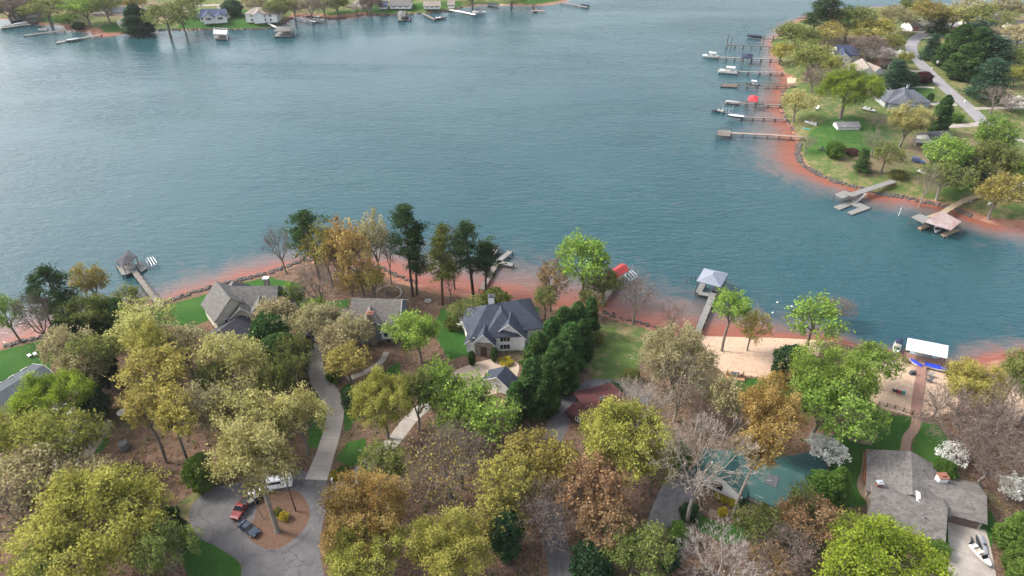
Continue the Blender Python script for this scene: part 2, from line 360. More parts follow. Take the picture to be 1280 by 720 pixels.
# lake
sed = np.where(GD > 0, 1.0, np.exp(-np.clip(-GD/(WB*0.8+.01), 0, 30)**1.25))
ml = np_mesh("lake_water", np.stack([GX, GY, np.zeros_like(GX)], -1).reshape(-1, 3), [quads], [])
at = ml.attributes.new("sediment", 'FLOAT', 'POINT'); at.data.foreach_set("value", np.ascontiguousarray(sed, np.float32).ravel())
wm, nt, n, l = new_mat("lake water")
p = n.new("ShaderNodeBsdfPrincipled"); o = n.new("ShaderNodeOutputMaterial"); l.new(p.outputs[0], o.inputs[0])
pos = geo_pos(n)
patch = noise(n, l, 0.012, 5, pos, 0.6); md = noise(n, l, 0.13, 6, pos, 0.68, 1.2)
deep = mixc(n, l, mapr(n, l, patch, 0.35, 0.65), WATER_A if 'WATER_A' in globals() else (.012,.051,.065,1), (.022,.068,.079,1))
sd_ = mth(n, l, 'ADD', attr(n, "sediment"), mth(n, l, 'MULTIPLY', mth(n, l, 'SUBTRACT', md, 0.5), 0.8))
c1 = mixc(n, l, mapr(n, l, sd_, 0.04, 0.5, 0, .85, True), deep, (.125,.092,.085,1))
c1 = mixc(n, l, mapr(n, l, sd_, 0.4, 0.95, 0, 1, True), c1, (.215,.073,.046,1))
l.new(c1, p.inputs["Base Color"]); p.inputs["Roughness"].default_value = 0.17; p.inputs["IOR"].default_value = 1.33; p.inputs["Specular IOR Level"].default_value = 0.5
def ripples(scale, sx, sy, rot, det=2):
    mp = n.new("ShaderNodeMapping"); mp.inputs["Scale"].default_value = (sx, sy, 1); mp.inputs["Rotation"].default_value = (0, 0, R_(rot)); l.new(pos, mp.inputs["Vector"])
    return noise(n, l, scale, det, mp.outputs[0], 0.55, 0.3)
hh = mth(n, l, 'ADD', mth(n, l, 'MULTIPLY', ripples(0.55, 0.32, 1.0, 22, 2), 0.5), mth(n, l, 'MULTIPLY', ripples(1.2, 0.4, 1.0, -14, 2), 0.26))
hh = mth(n, l, 'ADD', hh, mth(n, l, 'MULTIPLY', ripples(0.10, 0.4, 1, 26, 2), 0.5))
gmp = n.new("ShaderNodeMapping"); gmp.inputs["Scale"].default_value = (.45, 1.6, 1); gmp.inputs["Rotation"].default_value = (0, 0, R_(-16)); l.new(pos, gmp.inputs["Vector"])
gust = mapr(n, l, noise(n, l, 0.012, 5, gmp.outputs[0], .62, .6), 0.36, 0.64, 0.2, 1.05)
bn = n.new("ShaderNodeBump"); bn.inputs["Distance"].default_value = 0.9; l.new(hh, bn.inputs["Height"]); l.new(gust, bn.inputs["Strength"])
l.new(bn.outputs[0], p.inputs["Normal"])
ml.materials.append(wm)
lo = bpy.data.objects.new("lake_water", ml); C.objects.link(lo); tag(lo, kind="structure")
# ------------------------------------------------------------------ roads, drives and paths
def asphalt_mat():
    m, nt, n, l = new_mat("asphalt")
    p = n.new("ShaderNodeBsdfPrincipled"); o = n.new("ShaderNodeOutputMaterial"); l.new(p.outputs[0], o.inputs[0]); pos = geo_pos(n)
    a = mixc(n, l, mapr(n, l, noise(n, l, .22, 6, pos, .7), .35, .65), (.075,.071,.075,1), (.125,.118,.12,1))
    a = mixc(n, l, mapr(n, l, noise(n, l, 1.6, 5, pos, .7), .56, .72, 0, .55), a, (.15,.125,.105,1))
    a = mixc(n, l, mapr(n, l, noise(n, l, .5, 3, pos, .6), .62, .7, 0, .6), a, (.05,.047,.05,1))
    vm = n.new("ShaderNodeVectorMath"); vm.operation = 'MULTIPLY_ADD'; x = n.new("ShaderNodeTexNoise"); x.inputs["Scale"].default_value = .6; l.new(pos, x.inputs["Vector"])
    l.new(x.outputs["Color"], vm.inputs[0]); vm.inputs[1].default_value = (2.2, 2.2, 0); l.new(pos, vm.inputs[2])
    v = n.new("ShaderNodeTexVoronoi"); v.feature = 'DISTANCE_TO_EDGE'; v.inputs["Scale"].default_value = .16; l.new(vm.outputs[0], v.inputs["Vector"])
    a = mixc(n, l, mapr(n, l, v.outputs["Distance"], 0, .018, .75, 0), a, (.035,.033,.034,1))
    l.new(a, p.inputs["Base Color"]); p.inputs["Roughness"].default_value = .9; return m
asphalt = asphalt_mat()
gravel = pm("gravel", (.20,.19,.185), .95, .3, .9, bmp=.5)
def concrete_mat():
    m, nt, n, l = new_mat("concrete drive")
    p = n.new("ShaderNodeBsdfPrincipled"); o = n.new("ShaderNodeOutputMaterial"); l.new(p.outputs[0], o.inputs[0])
    pos = geo_pos(n)
    a = mixc(n, l, mapr(n, l, noise(n, l, .3, 5, pos, .65), .3, .7), (.235,.205,.18,1), (.37,.335,.30,1))
    a = mixc(n, l, mapr(n, l, noise(n, l, 2.5, 4, pos), .55, .75, 0, .6), a, (.20,.16,.13,1))
    j = mth(n, l, 'FRACT', mth(n, l, 'DIVIDE', attr(n, "along"), 3.6))
    jl = mapr(n, l, j, 0.0, 0.05, 0.6, 0.0)
    a = mixc(n, l, jl, a, (.09,.075,.065,1))
    l.new(a, p.inputs["Base Color"]); p.inputs["Roughness"].default_value = .9; return m
concrete = concrete_mat()
brick_path = pm("brick path", (.27,.17,.125), .9, .25, 2.0, bmp=.3)
_zoff = [0.012]
def smooth_line(pp, step=0.6):
    """Catmull-Rom through world points"""
    P_ = [Vector(p) for p in pp]; P_ = [2*P_[0]-P_[1]]+P_+[2*P_[-1]-P_[-2]]
    out = []
    for i in range(1, len(P_)-2):
        a, b, c, d = P_[i-1], P_[i], P_[i+1], P_[i+2]
        m = max(2, int((c-b).length/step))
        for k in range(m):
            t = k/m
            out.append(0.5*((2*b)+(c-a)*t+(2*a-5*b+4*c-d)*t*t+(3*b-a-3*c+d)*t**3))
    out.append(P_[-2]); return out
def ribbon(name, line_px, width, mat, zo=None, jitter=0.0):
    if zo is None: _zoff[0] += 0.004; zo = _zoff[0]
    pw = [G(a, b).to_2d() for a, b in line_px]
    ln = smooth_line(pw)
    ws = width if isinstance(width, (list, tuple)) else [width]*len(line_px)
    V = []; A = []; s = 0
    for i, q in enumerate(ln):
        t = (ln[min(i+1, len(ln)-1)]-ln[max(i-1, 0)]).normalized(); nrm = Vector((-t.y, t.x))
        f = i/(len(ln)-1)*(len(ws)-1); k = min(int(f), len(ws)-2); wd = ws[k]*(1-(f-k))+ws[k+1]*(f-k)
        if i: s += (q-ln[i-1]).length
        for e in (-.5, -.25, 0, .25, .5):
            jj = (random.random()-.5)*jitter if abs(e) == .5 else 0
            c = q+nrm*(e*wd+jj); V.append((c.x, c.y)); A.append(s)
    V = np.array(V); Z = np.maximum(height(V[:, 0], V[:, 1]), 0.05)+zo
    m = len(ln); ii = np.arange(m*5).reshape(m, 5)
    q4 = np.stack([ii[:-1, 1:], ii[:-1, :-1], ii[1:, :-1], ii[1:, 1:]], -1).reshape(-1, 4)
    me = np_mesh(name, np.column_stack([V, Z]), [q4], [mat])
    at = me.attributes.new("along", 'FLOAT', 'POINT'); at.data.foreach_set("value", np.array(A, np.float32))
    o = bpy.data.objects.new(name, me); C.objects.link(o); tag(o, kind="structure"); return o
def sheet(name, poly_px, mat, zo=None, rnd=True):
    if zo is None: _zoff[0] += 0.004; zo = _zoff[0]
    pw = [G(a, b).to_2d() for a, b in poly_px]
    if rnd:
        pw = smooth_line(pw+[pw[0]], 1.0)[:-1]
    me = bpy.data.meshes.new(name); me.from_pydata([(q.x, q.y, max(h1(q.x, q.y), .05)+zo) for q in pw], [], [tuple(range(len(pw)))])
    me.materials.append(mat); me.update()
    if me.polygons[0].normal.z < 0: me.flip_normals()
    at = me.attributes.new("along", 'FLOAT', 'POINT'); at.data.foreach_set("value", np.array([q.x*.8+q.y*.6 for q in pw], np.float32))
    o = bpy.data.objects.new(name, me); C.objects.link(o); tag(o, kind="structure"); return o
sheet("road", [(236,652),(240,632),(262,612),(300,602),(322,590),(350,585),(385,590),(408,602),(414,620),(404,650),(400,690),(402,760),(296,760),(302,708),(272,684),(248,672)], asphalt)
mulch = pm("island mulch", (.135,.078,.052), .95, .3, 1.6, bmp=.6)
sheet("planting_island", [(331,618),(352,612),(374,616),(387,636),(384,655),(370,672),(350,685),(332,686),(314,676),(308,664),(318,648),(322,630)], mulch)
ribbon("driveway", [(395,600),(407,566),(416,535),(419,510),(410,490),(399,475),(394,452),(398,428)], [4.6,4.0,3.9,3.9,4.6,4.0,3.7,3.7], concrete)
ribbon("driveway", [(420,484),(410,490)], [1.6,4.5], concrete)
ribbon("path", [(435,474),(455,466),(470,457),(478,450),(483,440)], 1.5, concrete)
ribbon("driveway", [(412,622),(440,600),(470,571),(492,551),(515,522),(540,500),(560,482)], [3.4,3.2,3.2,3.2,3.2,3.4,4.5], concrete)
sheet("driveway", [(556,474),(572,462),(600,452),(622,449),(648,455),(642,478),(622,492),(590,496),(566,492)], pm("court paving", (.42,.33,.255), .9, .2, .6))
ribbon("driveway", [(690,552),(698,530),(708,508),(726,490),(750,482),(790,488),(815,500)], 4.6, asphalt)
sheet("driveway", [(806,662),(816,632),(832,600),(846,588),(872,588),(876,604),(866,630),(846,655),(838,672)], gravel)
ribbon("road", [(706,760),(702,715),(694,680),(690,655),(688,625)], 4.6, asphalt)
sheet("driveway", [(98,514),(118,516),(140,528),(132,546),(118,566),(106,590),(80,600),(60,570),(80,545)], pm("worn drive", (.25,.215,.185), .9, .2, .6))
ribbon("driveway", [(312,600),(330,575),(345,556)], 4.0, asphalt)
ribbon("driveway", [(1208,656),(1213,690),(1218,760)], [6.6,7.6,8.2], concrete)
ribbon("path", [(1146,520),(1143,536),(1134,548),(1131,566)], 1.9, brick_path)
ribbon("path", [(1085,566),(1086,590),(1081,612),(1090,628)], [1.8,3.0,3.2,2.0], pm("bed edging", (.23,.17,.12), .95, .25, 1.5))
ribbon("path", [(1060,548),(1085,553),(1096,540)], [1.0,1.3,1.0], MATS["bed edging"])
ribbon("path", [(886,640),(905,645),(925,640),(945,632)], 1.8, MATS["bed edging"])
lane = pm("lane asphalt", (.235,.225,.235), .9, .15, .4)
ribbon("road", [(1290,4),(1220,24),(1184,33),(1160,40),(1145,48),(1139,58),(1142,69),(1151,80),(1164,93),(1184,112),(1210,134),(1236,160)], 6.2, lane)
for q, wd in (([(1156,130),(1180,130),(1196,131)], 3.4), ([(1184,158),(1206,157),(1226,155)], 3.8), ([(1216,136),(1250,135),(1290,134)], 3.0), ([(1136,110),(1152,109),(1168,110)], 2.4), ([(1132,89),(1150,89),(1160,90)], 2.4), ([(1153,48),(1180,45)], 3.0), ([(1128,38),(1142,39),(1156,41)], 5.0), ([(1252,168),(1270,174),(1290,180)], 3.5), ([(1128,55),(1140,56)], 2.5)):
    ribbon("driveway", q, wd, concrete)
for q, wd in (([(232,8),(255,7),(280,6),(330,3)], 4.0), ([(274,8),(282,14),(290,21)], 3.6), ([(300,6),(330,5)], 3.0)):
    ribbon("driveway", q, wd, concrete)
# ================================================================== trees
bark = pm("bark", (.19,.16,.135), .95, .3, 2.0)
bark_pale = pm("pale bark", (.27,.235,.20), .95, .3, 2.0)
bark_pine = pm("pine bark", (.10,.066,.05), .95, .3, 2.0)
twig_m = pm("twigs", (.20,.15,.125), .95, .2, 1.0)
twig_grey = pm("grey twigs", (.36,.32,.30), .95, .2, 1.0)
twig_pale = pm("pale twigs", (.33,.27,.22), .95, .2, 1.0)
LM = {k: leaf_mat("leaves "+k, *v, trans=.42) for k, v in {
 "yellow": ((.15,.155,.032),(.29,.295,.06),(.43,.425,.11)),
 "cream":  ((.20,.185,.06),(.39,.375,.13),(.55,.53,.22)),
 "orange": ((.20,.12,.035),(.37,.24,.075),(.50,.37,.14)),
 "tan":    ((.20,.17,.08),(.36,.32,.165),(.48,.44,.245)),
 "ochre":  ((.18,.15,.036),(.33,.285,.07),(.46,.41,.12)),
 "rust":   ((.17,.105,.05),(.30,.195,.095),(.40,.28,.15)),
 "bright": ((.09,.15,.026),(.19,.30,.05),(.32,.45,.095)),
 "lime":   ((.10,.145,.018),(.205,.27,.03),(.33,.40,.055)),
 "olive":  ((.07,.085,.022),(.135,.155,.04),(.21,.23,.065)),
 "moss":   ((.095,.12,.032),(.18,.215,.055),(.28,.315,.095)),
 "pine":   ((.02,.042,.018),(.042,.08,.03),(.08,.13,.048)),
 "cedar":  ((.02,.05,.015),(.048,.10,.03),(.105,.18,.055)),
 "hedge":  ((.045,.085,.018),(.085,.15,.03),(.145,.22,.05)),
 "holly":  ((.016,.04,.02),(.035,.075,.034),(.08,.135,.06)),
 "spruce": ((.022,.055,.032),(.048,.098,.058),(.085,.15,.088)),
 "mauve":  ((.12,.085,.072),(.18,.135,.115),(.25,.20,.17)),
 "white":  ((.48,.48,.42),(.72,.71,.66),(.88,.88,.85)),
 "palepink": ((.40,.36,.32),(.55,.50,.46),(.72,.68,.64)),
 "red":    ((.12,.02,.015),(.22,.04,.03),(.32,.08,.05)),
 "burgundy": ((.035,.012,.015),(.065,.02,.025),(.10,.04,.045)),
 "gold":   ((.22,.18,.02),(.38,.31,.03),(.52,.44,.06)),
}.items()}
def kmeans(X, k, r):
    c = X[r.choice(len(X), k, replace=False)]
    for _ in range(5):
        a = ((X[:, None]-c[None])**2).sum(-1).argmin(1)
        for j in range(k):
            if (a == j).any(): c[j] = X[a == j].mean(0)
    return a
def tubes_np(segs, sides_of):
    """segs: list of (p, q, r1, r2) -> verts, faces by side count"""
    V = []; F = []; b = 0
    for (p_, q_, r1, r2) in segs:
        n_ = sides_of(r1)
        d = q_-p_; L = np.linalg.norm(d)
        if L < 1e-5: continue
        d = d/L; u = np.cross(d, (0.3, 0.9, 0.1) if abs(d[2]) > .9 else (0, 0, 1.0)); u /= np.linalg.norm(u)+1e-9; w_ = np.cross(d, u)
        t = np.arange(n_)*2*math.pi/n_
        ring = np.cos(t)[:, None]*u+np.sin(t)[:, None]*w_
        V.append(p_+ring*r1); V.append(q_+ring*r2)
        k = np.arange(n_); F.append(np.stack([b+k, b+(k+1) % n_, b+n_+(k+1) % n_, b+n_+k], -1)); b += 2*n_
    return np.concatenate(V), np.concatenate(F)
def leaf_quads(cent, size, r, flat=0.35, tint=None, aspect=0.62):
    n_ = len(cent)
    nrm = r.normal(size=(n_, 3)); nrm[:, 2] = np.abs(nrm[:, 2])+flat; nrm /= np.linalg.norm(nrm, axis=1)[:, None]
    a = r.normal(size=(n_, 3)); a -= (a*nrm).sum(1)[:, None]*nrm; a /= np.linalg.norm(a, axis=1)[:, None]
    b = np.cross(nrm, a)
    s = size*r.uniform(.5, 1.5, n_)
    a *= s[:, None]; b *= (s*aspect)[:, None]
    V = np.stack([cent-a, cent-b*.9+a*.1, cent+a, cent+b], 1).reshape(-1, 3)
    F = np.arange(n_*4).reshape(n_, 4)
    return V, F, tint
def twig_tris(tips, dirs, L, wd, per, r):
    n_ = len(tips)*per
    base = np.repeat(tips, per, 0); d = np.repeat(dirs, per, 0)+r.normal(size=(n_, 3))*.55; d /= np.linalg.norm(d, axis=1)[:, None]
    side = np.cross(d, r.normal(size=(n_, 3))); side /= np.linalg.norm(side, axis=1)[:, None]+1e-9
    LL = (L*r.uniform(.5, 1.2, n_))[:, None]
    V = np.stack([base-side*wd*.5, base+side*wd*.5, base+d*LL+side*wd*.12, base+d*LL-side*wd*.12], 1).reshape(-1, 3)
    return V, np.arange(n_*4).reshape(n_, 4)
def crown_tips(r, R, H, cb, nclump, tips_per, droop, ragged, spread):
    zc = H*cb+(H*(1-cb))*0.5; hz = H*(1-cb)*0.5
    i = np.arange(nclump)+.5; ph = np.arccos(1-2*i/nclump); th = math.pi*(1+5**.5)*i
    D = np.stack([np.cos(th)*np.sin(ph), np.sin(th)*np.sin(ph), np.cos(ph)], 1)+r.normal(size=(nclump, 3))*.2
    D /= np.linalg.norm(D, axis=1)[:, None]
    lob = r.normal(size=(7, 3)); lob /= np.linalg.norm(lob, axis=1)[:, None]; amp = r.uniform(.3, 1, 7)
    f = (np.clip((D@lob.T-.45)/.55, 0, 1)*amp).max(1)
    f = (1-ragged)+ragged*f+r.normal(size=nclump)*.05
    f = f+(r.random(nclump) < .14)*r.uniform(.08, .22, nclump)
    inner = r.random(nclump) < .28
    f = np.where(inner, f*r.uniform(.4, .8, nclump), f)
    keep = (D[:, 2] > -.45) | (r.random(nclump) < droop)
    D, f = D[keep], f[keep]
    flat = np.where(D[:, 2] < 0, .8, 1.0)
    CL = np.stack([D[:, 0]*f*R, D[:, 1]*f*R, zc+D[:, 2]*f*hz*flat], 1)
    tp = np.repeat(CL, tips_per, 0); cid = np.repeat(np.arange(len(CL)), tips_per)
    tp = tp+r.normal(size=tp.shape)*np.array([1, 1, .75])*R*spread
    return tp, cid, CL
def skeleton(r, tips, base, trunk_r, H, K=(5, 4, 4, 4), pull=.52, vase=False, start=None):
    segs = []
    N = len(tips)
    def rad(n_): return max(trunk_r*(n_/N)**.48, .022)
    def curve(p_, q_, r1, r2, wob):
        d = q_-p_; L = np.linalg.norm(d)
        m = p_+d*.5+r.normal(size=3)*L*wob+np.array([0, 0, .05*L])
        segs.append((p_, m, r1, (r1+r2)/2)); segs.append((m, q_, (r1+r2)/2, r2))
    def rec(pos, ix, lvl, rr):
        if lvl >= len(K) or len(ix) <= 3:
            for i in ix: segs.append((pos, tips[i], min(rr, .05), .014))
            return
        k = min(K[lvl], max(2, len(ix)//2))
        X = tips[ix]
        if vase and lvl == 0: X = X*np.array([1, 1, .25])
        a = kmeans(X, k, r)
        for j in range(k):
            sub = ix[a == j]
            if len(sub) == 0: continue
            c = tips[sub].mean(0); pl = pull+.1*r.random()
            if vase and lvl == 0: np_ = pos+(c-pos)*np.array([.42, .42, .55])
            else: np_ = pos+(c-pos)*pl
            r2 = rad(len(sub)); curve(pos, np_, min(rr, r2*1.25), r2, .07); rec(np_, sub, lvl+1, r2)
    b0 = np.array([0, 0, -.3]); b1 = np.array(base)
    lean = r.normal(size=2)*.012*H
    m1 = b1*.33+np.array([lean[0], lean[1], 0]); m2 = b1*.7+np.array([lean[0]*1.2, lean[1]*.6, 0])
    segs.append((b0, m1*.18, trunk_r*1.75, trunk_r*1.22)); segs.append((m1*.18, m1, trunk_r*1.22, trunk_r*1.1)); segs.append((m1, m2, trunk_r*1.1, trunk_r*1.03)); segs.append((m2, b1, trunk_r*1.03, trunk_r))
    rec(b1, np.arange(N), 0, trunk_r)
    return segs
PROTO = {}
def make_proto(key, kind, seed, R, H, cb=.3, trunk=.3, nclump=70, tips_per=9, leaf_n=10, leaf=.3, spread=.13, lspread=.38, droop=.35, ragged=.32, twigs=0, twig_len=.8, vase=False, pull=.52, flat=.35):
    r = np.random.default_rng(seed)
    tips, cid, CL = crown_tips(r, R, H, cb, nclump, tips_per, droop, ragged, spread)
    segs = skeleton(r, tips, (0, 0, H*cb*(.55 if vase else .95)), trunk, H, vase=vase, pull=pull)
    V, F = tubes_np(segs, lambda q: 7 if q > .12 else (4 if q > .05 else 3))
    mt = np_mesh(key+" trunk", V, [F], [bark], smooth=True)
    ct = r.random(len(CL)); VV = []; FF = []; TT = []; MI = []; b = 0
    if leaf_n:
        keep = r.random(len(tips)) < min(1, leaf_n)
        per = max(1, int(round(leaf_n)))
        tp = tips[keep]; ci = cid[keep]
        c = np.repeat(tp, per, 0)+r.normal(size=(len(tp)*per, 3))*lspread
        tn = np.clip(.5+(np.repeat(ct[ci], per)-.5)*.75+r.normal(size=len(c))*.16, 0, 1)
        v, f, _ = leaf_quads(c, leaf, r, flat)
        VV.append(v); FF.append(f+b); TT.append(tn); MI.append(np.zeros(len(f))); b += len(v)
    if twigs:
        zc = np.array([0, 0, H*cb*.7]); d = tips-zc; d /= np.linalg.norm(d, axis=1)[:, None]; d[:, 2] += .35
        v, f = twig_tris(tips, d, twig_len, .045, twigs, r)
        VV.append(v); FF.append(f+b); TT.append(np.full(len(f), .5)); MI.append(np.ones(len(f))); b += len(v)
    mc = np_mesh(key+" crown", np.concatenate(VV), FF, [LM["yellow"], twig_m], np.concatenate(MI))
    at = mc.attributes.new("tint", 'FLOAT', 'FACE'); at.data.foreach_set("value", np.concatenate(TT).astype(np.float32))
    PROTO[key] = (mt, mc, R, H, cb+(1-cb)*.5)
def crown_mesh(key, V, F, T):
    mc = np_mesh(key+" crown", V, [F], [LM["yellow"], twig_m])
    at = mc.attributes.new("tint", 'FLOAT', 'FACE'); at.data.foreach_set("value", T.astype(np.float32)); return mc
def make_pine(key, seed, R, H, cb, nwh, trunk=.28, broad=False):
    r = np.random.default_rng(seed); segs = []; cent = []; cl = []
    b = np.array([0, 0, -.3]); pr = b; k = 9
    ax = [np.array([math.sin(i*.9+seed)*.10*i/k, math.cos(i*1.3+seed)*.10*i/k, H*i/k]) for i in range(k+1)]; ax[0][2] = -.3
    for i in range(k): segs.append((ax[i], ax[i+1], trunk*(1-i/k)**.8+.05, trunk*(1-(i+1)/k)**.8+.05))
    for i in range(nwh):
        f = i/(nwh-1); z = H*(cb+(1-cb)*f*.97)
        prof = (math.sin(math.pi*min(1, .12+.88*(f**.75)))**.6 if broad else (1-f)**.75*.95+.12)*(.7+.5*r.random())
        for j in range(r.integers(3, 6)):
            a = r.random()*6.28; L = R*prof*(.55+.55*r.random())
            q = np.array([math.cos(a)*L, math.sin(a)*L, z+L*(.28 if broad else .05)+r.normal()*.3]); s = np.array([0, 0, z-L*.08])
            segs.append((s, q, .07, .02))
            for t in (.5, .75, 1.0):
                if t < 1 and r.random() < .35: continue
                cent.append(s+(q-s)*t+r.normal(size=3)*.25); cl.append(r.random())
    cent = np.array(cent); per = 40
    c = np.repeat(cent, per, 0)+r.normal(size=(len(cent)*per, 3))*np.array([.58, .58, .22])
    tn = np.clip(.5+(np.repeat(np.array(cl), per)-.5)*.8+r.normal(size=len(c))*.15, 0, 1)
    V, F, _ = leaf_quads(c, .30, r, .5, aspect=.36)
    v2, f2 = tubes_np(segs, lambda q: 8 if q > .1 else 3)
    PROTO[key] = (np_mesh(key+" trunk", v2, [f2], [bark_pine], smooth=True), crown_mesh(key, V, F, tn), R, H, cb+(1-cb)*.5)
def make_column(key, seed, R, H, npts, leaf=.26, power=.55, round_=False, bumps=60):
    """dense evergreen down to the ground"""
    r = np.random.default_rng(seed)
    bz = r.uniform(.02, .97, bumps); ba = r.uniform(0, 6.28, bumps); bt = r.random(bumps)
    z = r.uniform(.02, 1, npts)**.9; a = r.uniform(0, 6.28, npts)
    def prof(q): return np.sqrt(np.clip(1-(2*q-1)**2, 0, 1))**.8 if round_ else np.clip(1-q, 0, 1)**power*np.clip(.55+q*4, 0, 1)
    da = np.abs((a[:, None]-ba[None]+math.pi) % (2*math.pi)-math.pi)*prof(z)[:, None]*R; dz = (z[:, None]-bz[None])*H*.75
    dd = np.sqrt(da**2+dz**2); k = dd.argmin(1); lump = np.exp(-(dd.min(1)/(R*.42))**2)
    rr = R*prof(z)*(.62+.46*lump*(.5+bt[k]))*(1-.3*r.random(npts)**2+.07*np.abs(r.normal(size=npts)))
    c = np.stack([np.cos(a)*rr, np.sin(a)*rr, z*H+r.normal(size=npts)*.1], 1)
    tn = np.clip(.25+.45*bt[k]*1.0+.2*(r.random(npts)-.5)+.15*lump, 0, 1)
    V, F, _ = leaf_quads(c, leaf, r, .1)
    segs = [(np.array([0, 0, -.3]), np.array([0, 0, H*.4]), .05*R+.06, .04*R+.04), (np.array([0, 0, H*.4]), np.array([0, 0, H*.9]), .04*R+.04, .02)]
    v2, f2 = tubes_np(segs, lambda q: 7)
    PROTO[key] = (np_mesh(key+" trunk", v2, [f2], [bark]), crown_mesh(key, V, F, tn), R, H, .5)
# dense, half open, open, bare, vase-shaped bare
make_proto("denseA", "b", 1, 7, 15, .3, .34, 74, 11, 14, .21, .105, .38, ragged=.46, droop=.25, twigs=1)
make_proto("denseB", "b", 2, 7, 15, .27, .34, 66, 12, 14, .21, .11, .38, ragged=.52, droop=.25, twigs=1)
make_proto("bigA", "b", 3, 10, 20, .26, .46, 125, 14, 20, .19, .078, .44, ragged=.5, droop=.22, twigs=1)
make_proto("bigB", "b", 4, 10, 20, .24, .46, 112, 14, 20, .19, .08, .44, ragged=.55, droop=.22, twigs=1)
make_proto("halfA", "b", 5, 7, 16, .3, .34, 72, 11, 8, .25, .12, .36, ragged=.42, twigs=2)
make_proto("halfB", "b", 6, 7, 16, .34, .34, 64, 12, 8, .25, .125, .36, ragged=.46, twigs=2)
make_proto("airyA", "b", 7, 6, 14, .34, .28, 62, 9, 6, .25, .12, .34, ragged=.48, twigs=2)
make_proto("airyB", "b", 8, 6, 14, .32, .28, 54, 10, 6, .25, .125, .36, ragged=.5, twigs=2)
make_proto("hazeA", "b", 9, 6.5, 14, .22, .3, 75, 12, 2, .16, .13, .34, ragged=.34, twigs=5, twig_len=1.0)
make_proto("hazeB", "b", 10, 6.5, 14, .25, .3, 68, 12, 2, .16, .135, .34, ragged=.38, twigs=5, twig_len=1.0)
make_proto("bareA", "b", 11, 6, 15, .3, .3, 60, 10, 0, .2, .13, .3, ragged=.4, twigs=4, twig_len=.95)
make_proto("bareB", "b", 12, 6, 15, .26, .3, 56, 10, 0, .2, .14, .3, ragged=.45, twigs=4, twig_len=.95)
make_proto("vaseA", "b", 13, 7, 24, .50, .27, 95, 10, 0, .2, .10, .3, droop=.05, ragged=.4, twigs=4, twig_len=1.0, vase=True, pull=.6)
make_proto("vaseC", "b", 18, 6, 20, .40, .32, 85, 10, 0, .2, .10, .3, droop=.05, ragged=.4, twigs=4, twig_len=1.0, vase=True, pull=.6)
make_proto("tallA", "b", 41, 6.5, 24, .52, .36, 62, 12, 11, .24, .105, .36, ragged=.5, twigs=2, droop=.3)
make_proto("tallB", "b", 42, 6.5, 24, .50, .34, 56, 12, 10, .24, .11, .36, ragged=.55, twigs=2, droop=.3)
make_proto("tallOak", "b", 43, 9, 27, .52, .40, 96, 13, 14, .2, .085, .44, ragged=.6, droop=.2, twigs=1)
make_proto("vaseB", "b", 14, 8, 12, .2, .4, 95, 12, 0, .2, .11, .3, droop=.1, ragged=.25, twigs=6, twig_len=1.1, vase=True)
make_proto("smallA", "b", 15, 3.2, 6, .25, .14, 42, 8, 9, .19, .13, .22)
make_proto("smallB", "b", 16, 3.2, 6, .22, .14, 36, 8, 9, .19, .14, .22, ragged=.45)
make_pine("pineA", 21, 4.2, 26, .42, 12, broad=True)
make_pine("pineB", 22, 3.6, 27, .46, 12, broad=True)
make_pine("pineC", 23, 3.4, 24, .36, 14)
make_pine("spruceA", 24, 4.2, 15, .06, 24, .22)
make_column("cedarA", 31, 2.4, 14, 9500, .25, .42, bumps=95)
make_column("cedarB", 32, 2.7, 15, 9500, .25, .5, bumps=85)
make_column("hollyA", 33, 3.4, 8, 7500, .24, .4, True)
make_column("shrubA", 34, 1.2, 1.9, 1500, .13, .4, True, 26)
make_column("shrubB", 35, 1.3, 1.7, 1500, .13, .4, True, 20)
TREES = []
HM, WM = 1.1, 1.06
def tree(key, cx, cy, wpx, col, label, H=None, name="tree", cat="tree", group=None, base=None, pale=False, twm=None, rz=None, sq=1.0):
    """crown centre and width as they stand in the photograph; base=(px,py) when the foot of the trunk can be seen"""
    mt, mc, R0, H0, cc = PROTO[key]
    Hh = (H or H0)*HM; wpx = wpx*WM*({'pineA':1.12,'pineB':1.15,'pineC':1.15,'cedarA':.98,'cedarB':.98}.get(key,1.0) if not name.startswith('hedge') else 1)
    H = Hh if H else None
    if base is not None: g = G(*base)
    else:
        z = PLAT
        for _ in range(5):
            x, y = P(cx, cy, z+Hh*cc); z = max(h1(x, y), .1)
        g = Vector((x, y, z))
    k = scale_at(g.x, g.y, g.z+Hh*cc)
    s = wpx/k/(2*R0)
    if H is None: Hh = H0*s
    if H is None and base is None:       # height follows width: place again with the final height
        for _ in range(4):
            x, y = P(cx, cy, g.z+Hh*cc); z = max(h1(x, y), .1); g = Vector((x, y, z)); k = scale_at(x, y, z+Hh*cc); s = wpx/k/(2*R0); Hh = H0*s
    root = thing(name, label, cat, g, group)
    lean = 0 if key[:5] in ("cedar", "holly", "shrub") else .07
    q1, q2 = random.uniform(.9, 1.1), random.uniform(.9, 1.1)
    root.rotation_euler = (random.uniform(-lean, lean), random.uniform(-lean, lean), rz if rz is not None else random.uniform(0, 6.28)); root.scale = (s*q1, s*sq*q2, Hh/H0)
    t = bpy.data.objects.new("trunk", mt); C.objects.link(t); t.parent = root
    c = bpy.data.objects.new("crown" if name != "shrub" else "foliage", mc); C.objects.link(c); c.parent = root
    c.material_slots[0].link = 'OBJECT'; c.material_slots[0].material = LM[col]
    if twm is not None and len(c.material_slots) > 1: c.material_slots[1].link = 'OBJECT'; c.material_slots[1].material = twm
    if pale: t.material_slots[0].link = 'OBJECT'; t.material_slots[0].material = bark_pale
    TREES.append(root); return root
DT, PT, ET, BT, SH = "deciduous_tree", "pine_tree", "evergreen_tree", "bare_tree", "shrub"
